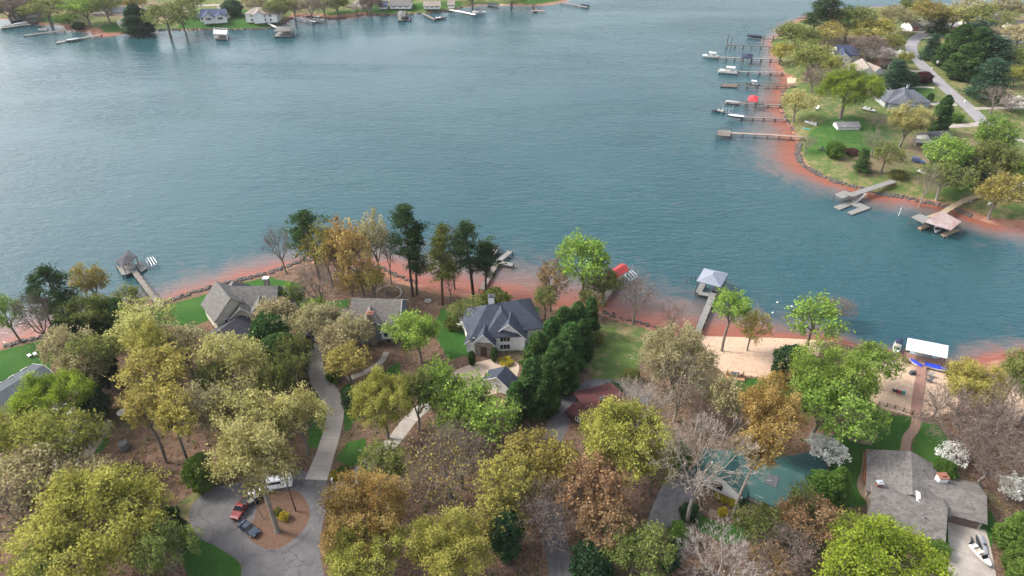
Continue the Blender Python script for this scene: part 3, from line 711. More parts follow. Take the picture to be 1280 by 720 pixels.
def many(rows, name, cat="tree", **kw):
    for r_ in rows:
        a = dict(kw)
        if isinstance(r_[-1], dict): a.update(r_[-1]); r_ = r_[:-1]
        tree(*r_, name=a.pop("name", name), cat=a.pop("cat", cat), **a)
# ---- near shore, west of the cul-de-sac
many([
 ("airyA", 4, 386, 50, "bright", "airy green tree cut off by the frame beside the pink shallows", 15),
 ("halfB", 112, 350, 46, "ochre", "sparse ochre tree at the water's edge behind the round olive tree", 13),
 ("denseA", 112, 386, 62, "moss", "round yellow-green tree with visible trunk near the end of the roofed dock's walkway", 13),
 ("airyB", 160, 372, 44, "moss", "thin pale green tree leaning beside the roofed dock's walkway", 10),
 ("halfA", 77, 432, 62, "tan", "greyish tan tree over the lawn with two white loungers", 14),
 ("halfB", 122, 442, 66, "moss", "dull green tree between the slate shed roof and the cream tree", 15),
 ("denseB", 172, 410, 84, "cream", "cream-yellow tree in full catkin beside the lawn by the walkway", 17),
 ("halfA", 228, 432, 64, "tan", "tan half-leafed tree just below the many-gabled house", 15),
 ("tallB", 190, 462, 92, "ochre", "large golden-tan tree over the clearing with the grey drum", 20),
 ("denseA", 188, 440, 60, "yellow", "golden crown poking above the large golden-tan tree", 19),
 ("halfA", 100, 462, 56, "tan", "beige tree beside the slate shed roof's lower corner", 15),
 ("bigA", 56, 500, 92, "lime", "vivid yellow-green oak over the parked pickup", 15),
 ("denseB", 22, 548, 96, "yellow", "orange-tinged yellow tree on the frame edge under the vivid oak", 16),
 ("halfB", 84, 545, 88, "yellow", "mixed yellow and tan tree beside the worn drive", 16),
 ("halfA", 38, 592, 110, "tan", "straggly beige tree with leaning pale limbs at the frame edge", 15, dict(pale=True)),
 ("hazeA", 14, 640, 84, "tan", "half-bare beige tree at the frame edge beside the huge olive oak", 13),
 ("airyA", 118, 592, 60, "tan", "thin beige tree above the huge olive-yellow oak", 12),
 ("tallA", 226, 500, 66, "ochre", "tan-gold tree with forked pale trunks at the mulch clearing", 19, dict(base=(238,586))),
 ("tallB", 188, 500, 60, "ochre", "gold tree on a tall trunk beside the grey drum", 19, dict(base=(208,578))),
 ("halfB", 268, 510, 62, "tan", "beige half-leafed tree between the gold tree and the cream oaks", 18),
 ("denseB", 296, 452, 86, "cream", "pale yellow rounded tree below the dark garage wing", 19),
 ("halfA", 268, 480, 54, "moss", "greenish-grey tree beside the pale yellow rounded tree", 15),
 ("denseA", 318, 528, 96, "cream", "pale yellow oak behind the cul-de-sac island oak", 18),
 ("denseB", 372, 520, 62, "cream", "pale cream oak leaning over the concrete driveway", 17),
 ("tallOak", 326, 540, 116, "cream", "tall pale-yellow oak rising from the cul-de-sac island", 29, dict(base=(347,664), pale=True)),
 ("bigA", 128, 640, 196, "yellow", "huge olive-yellow oak filling the corner beside the cul-de-sac", 19),
 ("denseB", 205, 690, 76, "moss", "dull olive crown beside the dark green lawn corner", 15),
 ("denseB", 70, 700, 90, "moss", "olive tree on the bottom edge below the huge oak", 14),
 ("smallA", 184, 612, 26, "lime", "small lime-yellow tree between the huge oak and the mulch", 7),
], DT)
many([
 ("bareA", 40, 392, 56, "mauve", "slender leaning bare tree beside the dark pine at the shore", 17),
 ("bareB", 300, 500, 50, "mauve", "grey bare tree among the pale cream oaks", 16),
 ("bareA", 352, 306, 40, "mauve", "lone bare tree at the western end of the mulch point", 15, dict(base=(358,342))),
 ("bareB", 398, 352, 58, "mauve", "twiggy bare tree in front of the orange grove by the lawn", 15),
 ("hazeB", 425, 318, 50, "tan", "greyish half-bare tree inside the orange grove", 16),
], BT)
many([("pineA", 66, 362, 46, "pine", "dark pine with bare lower trunk near the pink shallows", 20),
 ("pineC", 46, 372, 26, "pine", "thin dark pine beside the leaning bare tree", 17)], PT)
many([("hollyA", 90, 414, 40, "holly", "dark evergreen below the round yellow-green tree", 9), ("hollyA", 138, 398, 44, "cedar", "dark green evergreen beside the walkway's landward end", 9),
 ("hollyA", 120, 455, 42, "holly", "dark green evergreen core between the beige trees", 11), ("hollyA", 250, 590, 32, "hedge", "dense green holly bush on the mulch bank above the cul-de-sac", 7),
 ("hollyA", 212, 660, 30, "holly", "dark evergreen on the western rim of the cul-de-sac", 8), ("hollyA", 116, 505, 30, "holly", "dark green bush beside the worn drive", 7)], ET)
# ---- mulch point and its pines
many([
 ("airyB", 406, 306, 52, "ochre", "orange-tan tree against the dark pine of the point", 19),
 ("airyA", 432, 304, 58, "orange", "orange tree in the middle of the grove on the point", 21),
 ("airyB", 448, 318, 46, "orange", "second orange tree of the grove, lower and nearer the lawn", 21),
 ("airyA", 470, 296, 44, "tan", "pale tan tree at the grove's edge next to the tall pines", 23),
 ("airyB", 438, 352, 40, "orange", "thin orange sapling in front of the grove on the mulch", 11),
 ("airyA", 466, 345, 38, "ochre", "slim ochre tree above the fire ring of stones", 13),
], DT)
HM = .94
many([("pineA", 388, 290, 46, "pine", "dark pine at the back of the orange grove", 24),
 ("pineB", 502, 296, 40, "pine", "tallest dark pine on the mulch point", 30, dict(base=(516,370))), ("pineC", 513, 322, 32, "pine", "dark pine standing close behind the tallest pine", 25, dict(base=(521,368))),
 ("pineC", 537, 308, 34, "olive", "olive-tinted pine on a leaning trunk beside the fire bowl", 27, dict(base=(553,381))),
 ("pineA", 594, 300, 48, "pine", "broad dark pine next to the small grey dock", 26, dict(base=(592,370))), ("pineB", 606, 322, 32, "pine", "lower pine leaning over the small grey dock", 19)], PT)
HM = 1.1
many([("bareA", 565, 306, 42, "mauve", "pale bare tree between the olive pine and the broad pine", 21), ("bareB", 484, 310, 28, "mauve", "thin bare tree between the tan grove and the tallest pine", 18), ("bareB", 562, 350, 26, "mauve", "low bare sapling on the red beach below the pines", 10)], BT)
many([("airyB", 594, 384, 40, "moss", "low olive tree behind the white chimney", 8), ("hollyA", 618, 380, 36, "olive", "dull green evergreen between the pines and the white house", 8), ("airyA", 572, 388, 30, "moss", "small olive tree on the lawn edge under the pines", 7)], DT)
# ---- around the first three houses
many([
 ("smallA", 368, 368, 30, "bright", "small bright green tree at the end of the many-gabled house", 8),
 ("smallB", 393, 383, 26, "bright", "little bright green tree beside the bluish post lawn", 7),
 ("halfA", 345, 392, 56, "tan", "tan blossomy tree against the many-gabled house", 12),
 ("halfB", 384, 402, 54, "tan", "second tan tree, between the two grey-roofed houses", 12),
 ("halfA", 418, 428, 58, "tan", "tan tree beside the top of the concrete driveway", 12),
 ("halfB", 444, 414, 52, "tan", "tan tree in front of the stone chimney house", 12),
 ("airyA", 434, 450, 58, "ochre", "thin olive-tan tree over the curve of the driveway", 12),
 ("airyB", 412, 396, 46, "tan", "pale tan tree around the white dormer", 11),
 ("halfA", 362, 440, 52, "olive", "olive tree crowding the driveway's western side", 13),
 ("denseB", 350, 474, 60, "olive", "dark olive tree beside the wooden driveway fence", 15),
 ("denseA", 522, 414, 66, "bright", "solid bright green tree beside the stone chimney house", 14),
 ("bigA", 478, 500, 84, "yellow", "dense mustard-yellow oak above the concrete path", 17),
 ("denseB", 518, 492, 58, "olive", "olive-green tree against the mustard-yellow oak", 16),
 ("airyA", 552, 474, 64, "bright", "airy bright green tree in front of the white house's door", 14),
 ("airyB", 588, 496, 82, "bright", "airy bright green tree over the round paved court", 13),
 ("airyA", 546, 490, 62, "bright", "airy bright green tree on the court's western side", 14),
 ("airyB", 604, 520, 84, "bright", "airy green tree below the slate-roofed garage", 14),
 ("airyA", 570, 512, 64, "bright", "loose green tree over the dark purple bush", 13),
 ("halfA", 480, 578, 66, "moss", "green-gold tree covering the concrete path's bend", 12),
 ("bigB", 458, 640, 124, "orange", "big orange-gold oak beside the cul-de-sac", 17),
 ("bigA", 452, 690, 104, "yellow", "olive-yellow oak with pale forked limbs under the orange one", 14, dict(pale=True)),
 ("bigB", 560, 690, 108, "yellow", "olive-yellow oak on the bottom edge beside the orange one", 15),
], DT)
many([("hollyA", 338, 418, 46, "cedar", "dark green evergreen behind the pale yellow tree", 10), ("hollyA", 350, 446, 42, "cedar", "green evergreen beside the garage wing and the driveway", 11),
 ("hollyA", 442, 500, 22, "holly", "dark narrow evergreen between driveway and mustard-yellow oak", 6), ("shrubA", 569, 402, 22, "olive", "round dull shrub at the white house's corner", 3.0)], ET)
HM = .95
for cx, cy, w_, H_, lb, k in [(738,394,24,12,"last cedar of the dark row, at the lawn's lake end","cedarA"),(722,404,34,14,"tall cedar of the dark row with a yellowing side","cedarB"),(704,412,36,14,"cedar of the dark row behind the slate roof's tip","cedarA"),(690,426,38,15,"cedar of the dark row beside the white house's garage end","cedarB"),
     (712,434,38,15,"cedar in the middle of the dark row facing the old lawn","cedarA"),(728,426,32,14,"cedar of the dark row overhanging the old lawn","cedarB"),(672,446,38,15,"cedar of the dark row above the detached garage","cedarA"),(694,456,38,16,"cedar of the dark row above the asphalt drive","cedarB"),
     (664,482,36,16,"lowest brownish cedar at the head of the dark row","cedarA"),(684,488,34,16,"dark cedar shading the asphalt drive's bend","cedarB"),(646,500,36,11,"squat cedar beside the detached garage","cedarB"),(708,462,32,14,"dark cedar at the edge of the asphalt drive","cedarA")]:
    tree(k, cx, cy, w_, "cedar", lb, H_, name="cedar_tree", group="dark cedars in the row beside the white house")
HM = 1.1
# ---- shore between the white house and the white-roofed dock
many([
 ("airyB", 690, 352, 44, "rust", "rust-orange thin tree standing in the red shallows", 14), ("airyA", 682, 372, 36, "moss", "yellow-green thin tree under the rust-orange one", 10),
 ("halfA", 732, 322, 74, "bright", "tall green tree in front of the red-roofed boathouse", 19), ("halfB", 756, 351, 48, "moss", "olive-green tree pressed against the red-roofed boathouse", 11),
 ("airyB", 738, 372, 40, "olive", "dull green tree at the cedar row's lake end", 9),
 ("tallB", 915, 384, 54, "bright", "light green tree on a tall bare trunk on the sand beach", 17), ("airyB", 942, 408, 42, "ochre", "sparse tan tree above the picnic deck on the sand", 11),
 ("airyA", 1022, 392, 76, "bright", "bright green tree overhanging the water beside the sand", 14), ("bigA", 1046, 478, 112, "bright", "broad fresh green tree between the sand beach and the brown boardwalk", 17),
 ("halfA", 1090, 448, 58, "bright", "light green tree reaching over the boardwalk's sand", 12), ("halfB", 1030, 505, 96, "bright", "fresh green tree above the white dogwood", 16), ("airyA", 1086, 522, 60, "bright", "loose green branches over the dark green lawn", 10),
 ("bigB", 846, 448, 98, "tan", "rounded creamy tan tree at the end of the old lawn", 19), ("bigA", 770, 545, 114, "yellow", "big yellow oak hiding most of the red-roofed house", 19), ("denseB", 820, 580, 50, "yellow", "yellow tree leaning over the gravel drive", 13),
 ("bigB", 962, 518, 90, "orange", "large orange-gold tree above the green roof", 20), ("tallA", 926, 500, 62, "orange", "orange tree on a long trunk rising from the green house's bed", 23, dict(base=(917,644), pale=True)),
 ("halfA", 905, 498, 52, "tan", "pale tan tree between the tan dome and the orange crown", 16), ("bigB", 1214, 482, 80, "ochre", "round orange-brown tree by the blue boat covers", 13), ("denseA", 1276, 462, 50, "moss", "yellow-green tree on the frame edge beside the red shallows", 14),
 ("halfB", 1300, 490, 60, "moss", "yellowish tree cut by the frame above the mauve thicket", 13),
], DT)
many([
 ("bareA", 798, 362, 52, "mauve", "grey bare tree standing at the red waterline", 14, dict(base=(791,406))), ("bareB", 842, 392, 40, "mauve", "low bare tree on the red shore by the pale dock", 8),
 ("vaseC", 800, 505, 84, "mauve", "pale bare tree behind the big yellow oak", 19, dict(pale=True, twm=twig_pale)), ("vaseA", 880, 498, 112, "mauve", "tall pale bare tree beside the gravel drive", 26, dict(base=(859,653), pale=True, twm=twig_pale)),
 ("hazeA", 852, 480, 72, "tan", "hazy bare tree between the pale bare pair", 17, dict(pale=True, twm=twig_pale)), ("hazeB", 1210, 525, 96, "mauve", "mauve bare tree on the sand beside the boardwalk", 14), ("hazeA", 1258, 520, 90, "mauve", "mauve bare tree at the frame edge above the dogwood", 15),
 ("hazeB", 1250, 570, 84, "mauve", "mauve bare tree above the flowering dogwood at the frame edge", 14), ("bareA", 1178, 498, 46, "rust", "small twiggy tree just off the boardwalk", 8),
 ("hazeA", 560, 580, 108, "ochre", "brown hazy tree below the airy green trees", 15), ("bareA", 575, 560, 80, "mauve", "grey bare tree over the shaded drive", 17), ("hazeB", 682, 640, 76, "mauve", "mauve twiggy tree above the lane", 14),
 ("vaseB", 905, 716, 112, "mauve", "domed grey bare tree on the bottom edge", 8, dict(twm=twig_grey, pale=True)), ("hazeA", 985, 690, 74, "mauve", "mauve-brown twiggy tree beside the lime tree", 11), ("hazeB", 1046, 386, 40, "mauve", "small leafless tree over the water behind the bright green one", 8),
], BT)
many([
 ("halfB", 640, 600, 90, "ochre", "ochre tree in the thicket below the cedar row", 16), ("halfA", 690, 582, 80, "ochre", "golden-brown tree in the thicket beside the asphalt drive", 15), ("halfA", 742, 602, 84, "rust", "rust-brown tree below the big yellow oak", 16), ("halfB", 750, 652, 80, "rust", "darker rust tree beside the bottom lane", 13),
 ("denseB", 796, 690, 92, "moss", "olive-green tree on the bottom edge below the gravel drive", 12), ("halfB", 625, 645, 66, "ochre", "dull ochre tree above the red bush", 12), ("airyB", 648, 570, 60, "ochre", "thin brown-gold tree right under the cedars", 13),
 ("halfA", 952, 664, 42, "moss", "green tree below the green roof's lower corner", 6, dict()), ("halfB", 1010, 648, 72, "rust", "rust-pink tree beside the lime tree", 11), ("airyA", 955, 655, 60, "olive", "dull olive tree below the green house", 9), ("airyB", 965, 700, 52, "rust", "low rust tree on the bottom edge", 8),
 ("bigA", 1094, 702, 158, "lime", "great lime-green tree in front of the grey ranch house", 15), ("airyA", 1000, 624, 42, "moss", "thin yellow-green tree over the green roof's end", 12),
], DT)
many([("hollyA", 632, 668, 36, "holly", "dark glossy evergreen beside the red bush", 11), ("hollyA", 740, 708, 46, "holly", "dark evergreen on the bottom edge under the rust tree", 8), ("hollyA", 990, 458, 44, "holly", "dark evergreen at the sand's end", 9), ("hollyA", 985, 655, 40, "olive", "dark green bush between the rust trees", 6),
 ("hollyA", 848, 572, 28, "hedge", "green holly at the head of the gravel drive", 7), ("hollyA", 1180, 590, 24, "hedge", "green bush under the mauve trees beside the chimney", 5), ("cedarB", 1046, 606, 34, "hedge", "yellow-green cone beside the ranch house's side lawn", 9), ("hollyA", 1025, 612, 34, "hedge", "yellow-green evergreen beside the small shed", 7), ("hollyA", 1016, 470, 40, "holly", "second dark evergreen, under the broad fresh green tree", 8)], ET)
for cx, cy, w_, H_, lb in [(1272,662,36,9,"uppermost column of the green hedge by the ranch drive"),(1281,690,38,9,"middle column of the green hedge by the ranch drive"),(1288,716,40,9,"lowest column of the green hedge by the ranch drive"),(1300,676,40,9,"outer column of the green hedge at the frame edge")]:
    tree("cedarB", cx, cy, w_, "hedge", lb, H_, name="hedge_tree", group="columns of the hedge by the ranch drive")
many([("smallA", 1034, 562, 48, "white", "white flowering dogwood above the small shed", 6), ("smallB", 1192, 566, 34, "white", "sparse white dogwood under the mauve trees", 5), ("smallA", 1266, 607, 36, "white", "white dogwood at the frame edge above the hedge", 5), ("smallA", 583, 404, 22, "white", "cream flowering bush at the corner of the white house", 4.5)], "flowering_tree")
many([("shrubA", 430, 590, 16, "hedge", "dark shrub in the bed beside the driveway mouth", None), ("shrubB", 420, 594, 14, "gold", "golden shrub in the bed beside the driveway mouth", None), ("shrubA", 355, 645, 12, "gold", "golden shrub on the cul-de-sac island", None), ("shrubB", 347, 640, 11, "olive", "dark olive shrub on the cul-de-sac island", None),
 ("hollyA", 862, 640, 20, "holly", "round dark shrub at the foot of the tall pale bare tree", 3), ("hollyA", 848, 668, 26, "hedge", "big round green shrub at the mouth of the gravel drive", 4.2), ("shrubA", 903, 640, 12, "gold", "golden shrub in the mulch bed of the green house", None), ("shrubB", 928, 628, 13, "holly", "dark shrub at the green house's wall", None),
 ("shrubA", 898, 621, 9, "gold", "first yellow ball shrub along the green house's front", None), ("shrubA", 906, 625, 9, "gold", "middle yellow ball shrub along the green house's front", None), ("shrubA", 915, 628, 9, "gold", "last yellow ball shrub along the green house's front", None), ("shrubB", 924, 648, 14, "olive", "olive shrub at the foot of the long orange-topped trunk", None),
 ("hollyA", 838, 700, 24, "holly", "dark shrub beside the domed grey bare tree", 4), ("hollyA", 1172, 684, 24, "hedge", "clipped oval shrub at the ranch house's corner", 2.6), ("airyA", 606, 664, 30, "red", "red-leaved bush among the bottom thicket", 5), ("shrubA", 583, 506, 20, "burgundy", "dark purple bush beside the round court", None),
 ("smallB", 168, 586, 22, "mauve", "grey leafless bush on the mulch below the drum", 4), ("shrubA", 416, 470, 16, "hedge", "green ground shrub inside the driveway's curve", None), ("hollyA", 590, 448, 8, "cedar", "narrow dark yew beside the white house's entrance", 4), ("hollyA", 618, 443, 8, "cedar", "narrow dark yew between entrance and paired windows", 4), ("shrubB", 633, 452, 16, "gold", "golden low shrub under the paired windows", 1.1), ("shrubA", 745, 423, 18, "olive", "dull shrub at the lawn edge by the cedar row", 3),
 ("hollyA", 790, 470, 18, "olive", "olive shrub at the corner of the old lawn", 3), ("shrubA", 768, 487, 22, "holly", "dark low shrub along the red-roofed house's back", 1.6)], SH, cat="shrub")
# ---- peninsula
HM, WM = 1.35, 1.04
many([
 ("denseB", 1000, 46, 62, "moss", "olive tree at the peninsula's tip beside the longest dark pier", 14), ("denseA", 978, 62, 34, "ochre", "golden-olive tree overhanging the dark-canopied pier", 9), ("denseA", 1014, 72, 60, "moss", "fresh green rounded tree behind the small sand cove", 13), ("denseB", 1036, 80, 34, "yellow", "yellowish crown on the fresh green tree's flank", 11),
 ("bigA", 1062, 107, 84, "lime", "great round lime-green tree on the peninsula lawn", 17), ("halfA", 998, 126, 42, "cream", "tan-yellow tree on the shore between two piers", 11), ("bigB", 1136, 152, 62, "cream", "cream and yellow flowering tree beside the dark cone", 13), ("halfB", 1190, 190, 60, "bright", "bright green tree above the white trailer boat", 14), ("halfA", 1184, 216, 56, "moss", "olive tree on thin pale stems near the lakeshore", 12, dict(pale=True)),
 ("halfA", 1242, 168, 54, "bright", "bright green tree on a tall pale trunk", 17, dict(base=(1226,216), pale=True)), ("denseA", 1276, 212, 36, "bright", "bright green tree on the frame edge of the peninsula", 11), ("halfB", 1252, 238, 60, "ochre", "brown-olive tree shading the curved boardwalk", 12), ("halfA", 1246, 196, 64, "olive", "dull brown-green tree behind the tall pale trunk", 13),
 ("denseA", 1118, 52, 26, "yellow", "small yellow-green tree beside the lane's bend", 8), ("denseB", 1132, 72, 20, "yellow", "small golden tree at the lane's inner bend", 7), ("halfA", 1092, 34, 60, "ochre", "ochre tree behind the far houses of the peninsula", 13), ("halfB", 1064, 22, 62, "moss", "olive tree on the peninsula's far shore", 15),
 ("halfA", 1118, 18, 52, "tan", "greyish tree at the top of the peninsula by the orange door", 13), ("halfB", 1166, 14, 54, "ochre", "tan tree standing over the far end of the lane", 14), ("denseB", 1196, 18, 48, "cream", "pale green tree at the far end of the lane", 11), ("halfA", 1232, 18, 60, "moss", "dull green tree before the white houses", 13), ("halfB", 1278, 40, 52, "tan", "grey-brown tree at the frame edge below the white houses", 11),
 ("halfA", 1276, 72, 46, "moss", "olive-gold tree on the frame edge below the grey-brown one", 10), ("denseB", 1272, 92, 40, "yellow", "yellow-green tree beside the blue-green spruce", 8), ("airyA", 1212, 8, 40, "tan", "thin tall tree on the far shoreline of the peninsula", 15), ("halfB", 1260, 8, 44, "tan", "bare-looking tall tree at the far shore by the white houses", 14), ("halfA", 1145, 6, 40, "olive", "tall dull tree on the far shoreline above the orange door", 14), ("airyB", 1040, 40, 40, "ochre", "thin gold tree behind the peninsula's dark pine", 12),
 ("airyA", 1110, 190, 42, "moss", "wispy green-grey tree on the lawn below the cream tree", 9), ("halfB", 1108, 66, 26, "palepink", "pale blossoming tree beside the cluttered deck", 7), ("halfA", 1090, 55, 40, "mauve", "grey-brown tree behind the gabled cottage", 10),
], DT, group=None)
many([("pineA", 1040, 14, 44, "pine", "dark pine over the peninsula's tip", 19), ("pineC", 1022, 16, 30, "pine", "lower dark pine beside the peninsula's tall one", 15), ("spruceA", 1118, 92, 38, "spruce", "dark bluish conifer beside the grey hip roof", 10), ("cedarB", 1178, 143, 26, "cedar", "dark green cone beside the cream flowering tree", 12), ("spruceA", 1080, 200, 22, "cedar", "small dark spruce on the dry lawn", 7), ("hollyA", 1044, 187, 20, "hedge", "round green bush on the peninsula lawn", 4.5),
 ("spruceA", 1166, 58, 24, "spruce", "dark narrow conifer inside the lane's bend", 10), ("cedarB", 1198, 58, 48, "cedar", "tall dark evergreen facing the lane's bend", 16), ("cedarA", 1220, 62, 42, "cedar", "second tall dark evergreen, behind the first", 16), ("cedarB", 1210, 76, 44, "cedar", "broad dark evergreen at the front of the dark stand", 13), ("spruceA", 1244, 68, 56, "spruce", "blue-green evergreen at the stand's outer side", 13), ("spruceA", 1240, 98, 52, "spruce", "big blue-green spruce by the white driveway", 14), ("hollyA", 1132, 98, 26, "holly", "dark bush beside the burgundy one", 5), ("hollyA", 1186, 204, 40, "holly", "dark evergreen behind the bright green tree of the trailer boat", 7), ("hollyA", 1225, 205, 34, "holly", "dark evergreen behind the pale trunk's foot", 7), ("spruceA", 1175, 28, 26, "cedar", "dark conifer at the lane's far end", 10), ("pineC", 1224, 40, 36, "spruce", "slim dark conifer behind the dark stand", 13)], ET)
many([("hazeA", 1018, 96, 46, "mauve", "mauve bare thicket tree beside the sand cove", 9), ("bareA", 1246, 120, 44, "mauve", "grey bare tree in front of the big spruce", 9), ("bareB", 1096, 176, 44, "mauve", "grey bare tree on the lawn beside the white shed", 8), ("bareA", 1100, 152, 26, "rust", "pinkish bare tree under the grey hip roof", 6), ("bareB", 1162, 225, 30, "mauve", "thin white-stemmed bare tree near the shore", 12, dict(pale=True)), ("bareA", 1010, 178, 26, "rust", "small pinkish bare tree by the turquoise kayak", 6), ("hazeB", 1086, 60, 50, "mauve", "grey-mauve bare tree behind the dark-roofed cottage", 10)], BT)
many([("smallA", 1166, 30, 30, "white", "white blossom tree beside the orange door house", 6), ("smallB", 1094, 64, 26, "white", "white blossom tree by the cluttered deck", 6), ("smallA", 1268, 128, 30, "palepink", "pale blossom tree at the frame edge by the drive", 5), ("smallB", 1180, 77, 14, "white", "little white blossom tree under the dark stand", 4), ("smallB", 1264, 82, 20, "white", "white blossom tree behind the big spruce", 5), ("smallA", 1128, 68, 16, "white", "small white blossom bush by the lane", 4)], "flowering_tree")
many([("hollyA", 1156, 97, 17, "burgundy", "round burgundy shrub beside the lane", 4), ("shrubA", 1124, 218, 20, "olive", "low spreading shrub on the dry lawn", 1.5), ("shrubB", 1066, 190, 18, "burgundy", "brown low shrub beside the round green bush", 1.2), ("hollyA", 1196, 147, 14, "hedge", "green bush beside the lane's lower end", 2.5), ("hollyA", 1163, 122, 8, "cedar", "small dark bush beside the grey hip roof", 3), ("shrubA", 1218, 221, 20, "burgundy", "dark red shrub at the pale trunk's foot", 2)], SH, cat="shrub")
# ---- far shore
many([("halfA", 12, 6, 56, "mauve", "greyish tree at the frame corner of the far shore", 11), ("halfB", 56, 8, 66, "moss", "broad dull green tree behind the far boat sheds", 12), ("denseA", 104, 8, 46, "bright", "bright green tree on the far shore above the long pale pier", 13), ("halfA", 84, 22, 28, "bright", "low bright tree beside the far sand spit", 7), ("halfB", 130, 4, 44, "moss", "tall olive tree before the far white cottage", 14), ("airyA", 205, 16, 56, "moss", "sparse grey-green tree beside the dark far evergreen", 15), ("denseA", 236, 2, 40, "moss", "green tree above the far driveway", 10),
 ("denseB", 8, 12, 36, "moss", "green tree at the frame corner behind the far boat shed", 9), ("denseA", 420, 0, 40, "olive", "dull green tree at the top of the far lawn", 10), ("denseB", 640, -6, 50, "moss", "green tree at the top edge beyond the far sandy bank", 9), ("denseA", 590, -6, 44, "olive", "olive tree at the top edge beyond the far white dock", 9),
 ("airyB", 226, 18, 36, "moss", "thin pale tree beside the blue-roofed far house", 13), ("halfA", 164, 2, 36, "ochre", "tan tree above the dark far evergreen", 10),
 ("halfB", 346, 8, 38, "moss", "olive tree behind the white two-storey far house", 11), ("hazeA", 388, 8, 44, "mauve", "mauve tree above the far red clay bank", 11), ("halfA", 366, 6, 34, "tan", "tan tree between far house and red bank", 10), ("hazeB", 404, 4, 36, "mauve", "grey bare tree above the far lawn", 10), ("halfA", 462, 2, 34, "mauve", "dark twiggy tree over the far lawn's top", 9), ("halfB", 316, 2, 40, "tan", "brownish tree behind the blue-roofed far house", 9)], DT)
many([("cedarB", 170, 24, 34, "holly", "very dark dense evergreen at the far waterline", 13), ("hollyA", 290, 10, 22, "holly", "dark round evergreen beside the blue-roofed far house", 7), ("hollyA", 26, 4, 34, "holly", "dark evergreen mass behind the far boat sheds", 9), ("hollyA", 182, 36, 14, "holly", "dark low evergreen at the foot of the far dense one", 4), ("hollyA", 118, 4, 22, "holly", "dark evergreen between the far bright trees", 9), ("hollyA", 98, 32, 14, "holly", "small dark bush above the far red cove", 3)], ET)
many([("smallA", 151, 27, 10, "white", "small white blossom tree beside the far dark evergreen", 6), ("smallB", 445, 5, 20, "palepink", "pale blossom tree on the far lawn", 6), ("smallA", 353, 13, 16, "palepink", "pale blossom tree beside the white far house", 5), ("smallB", 458, 10, 12, "palepink", "second pale blossom tree on the far lawn, nearer the water", 4)], "flowering_tree")

# ---- ground cover under the woods: leaf tufts and litter nobody could count
r = np.random.default_rng(77)
ok = (GD > 3) & (lawn < .2) & (sand < .2) & (old < .3) & (T_ > 90) & (T_ < 235) & (np.abs(U_) < .9)
ii = np.argwhere(ok); ii = ii[r.choice(len(ii), 5200)]
roads_xy = []
for o_ in C.objects:
    if o_.get("kind") == "structure" and o_.name.split(".")[0] in ("road", "driveway", "path", "planting_island"):
        for v in o_.data.vertices: roads_xy.append((v.co.x, v.co.y))
houses_xy = np.array([(0, 0)])
roads_xy = np.array(roads_xy); isl = [tuple(G(a, b)[:2]) for a, b in [(236,652),(240,632),(262,612),(300,602),(322,590),(350,585),(385,590),(408,602),(414,620),(404,650),(400,690),(402,760),(296,760),(302,708),(272,684),(248,672)]]
cx = GX[ii[:, 0], ii[:, 1]]+r.normal(size=len(ii))*.6; cy = GY[ii[:, 0], ii[:, 1]]+r.normal(size=len(ii))*.6
dmin = np.full(len(cx), 1e9)
for k in range(0, len(roads_xy), 400):
    q = roads_xy[k:k+400]; dmin = np.minimum(dmin, np.sqrt(((cx[:, None]-q[:, 0])**2+(cy[:, None]-q[:, 1])**2).min(1)))
gr_ = np.array([(G(a, b)[0], G(a, b)[1]) for a, b in ((840,630),(855,600),(600,470),(110,540),(830,650))])
far_ok = np.sqrt(((cx[:, None]-gr_[:, 0])**2+(cy[:, None]-gr_[:, 1])**2).min(1)) > 5.5
m = (dmin > 1.3) & far_ok & (seg_dist(cx, cy, isl) < -.8); cx, cy = cx[m], cy[m]
sc = np.clip(r.lognormal(-.75, .5, len(cx)), .2, 1.5); per = 16
cen = np.stack([np.repeat(cx, per), np.repeat(cy, per), np.repeat(height(cx, cy), per)], 1)
S3 = np.repeat(sc, per)[:, None]; off = r.normal(size=cen.shape)*np.array([.55, .55, .0])*S3; off[:, 2] = np.abs(r.normal(size=len(cen)))*.35*S3[:, 0]+.05
V, F, _ = leaf_quads(cen+off, .17, r, .6)
for nm, mk, sel, lb in (("undergrowth", "olive", 0, "low green undergrowth scattered through the woods"), ("leaf_litter", "rust", 1, "brown leaf litter and brush scattered under the trees")):
    pick = np.repeat(r.random(len(cx)) < .45, per) == (sel == 0) if sel == 0 else ~pick0
    if sel == 0: pick0 = pick
    Fs = F[pick]; me = np_mesh(nm, V, [Fs], [LM[mk]])
    at = me.attributes.new("tint", 'FLOAT', 'FACE'); at.data.foreach_set("value", r.random(len(Fs)).astype(np.float32))
    o_ = bpy.data.objects.new(nm, me); C.objects.link(o_); tag(o_, lb, kind="stuff")
# ================================================================== houses
white = pm("white paint", (.74,.73,.70), .6, .08, .8, spec=.4)
cream_w = pm("cream siding", (.60,.55,.44), .7, .12, .6)
stone = pm("stone", (.30,.25,.21), .9, .45, 1.6, bmp=.5)
brick = pm("brick", (.27,.115,.08), .9, .35, 3.0, bmp=.3)
bluegrey = pm("blue grey siding", (.20,.23,.27), .7, .12, .6)
greysid = pm("grey siding", (.33,.34,.36), .7, .12, .6)
tansid = pm("tan siding", (.45,.38,.30), .7, .12, .6)
darkwood = pm("dark stained wood", (.10,.055,.035), .7, .3, 1.5)
redwood = pm("redwood deck", (.28,.11,.07), .8, .25, 1.5)
deckwood = pm("weathered deck", (.18,.16,.14), .85, .25, 1.2)
tanwood = pm("new timber", (.31,.24,.16), .8, .2, 1.2)
greydeck = pm("grey composite deck", (.19,.185,.175), .8, .15, .8)
postwood = pm("pile wood", (.12,.10,.085), .9, .3, 1.5)
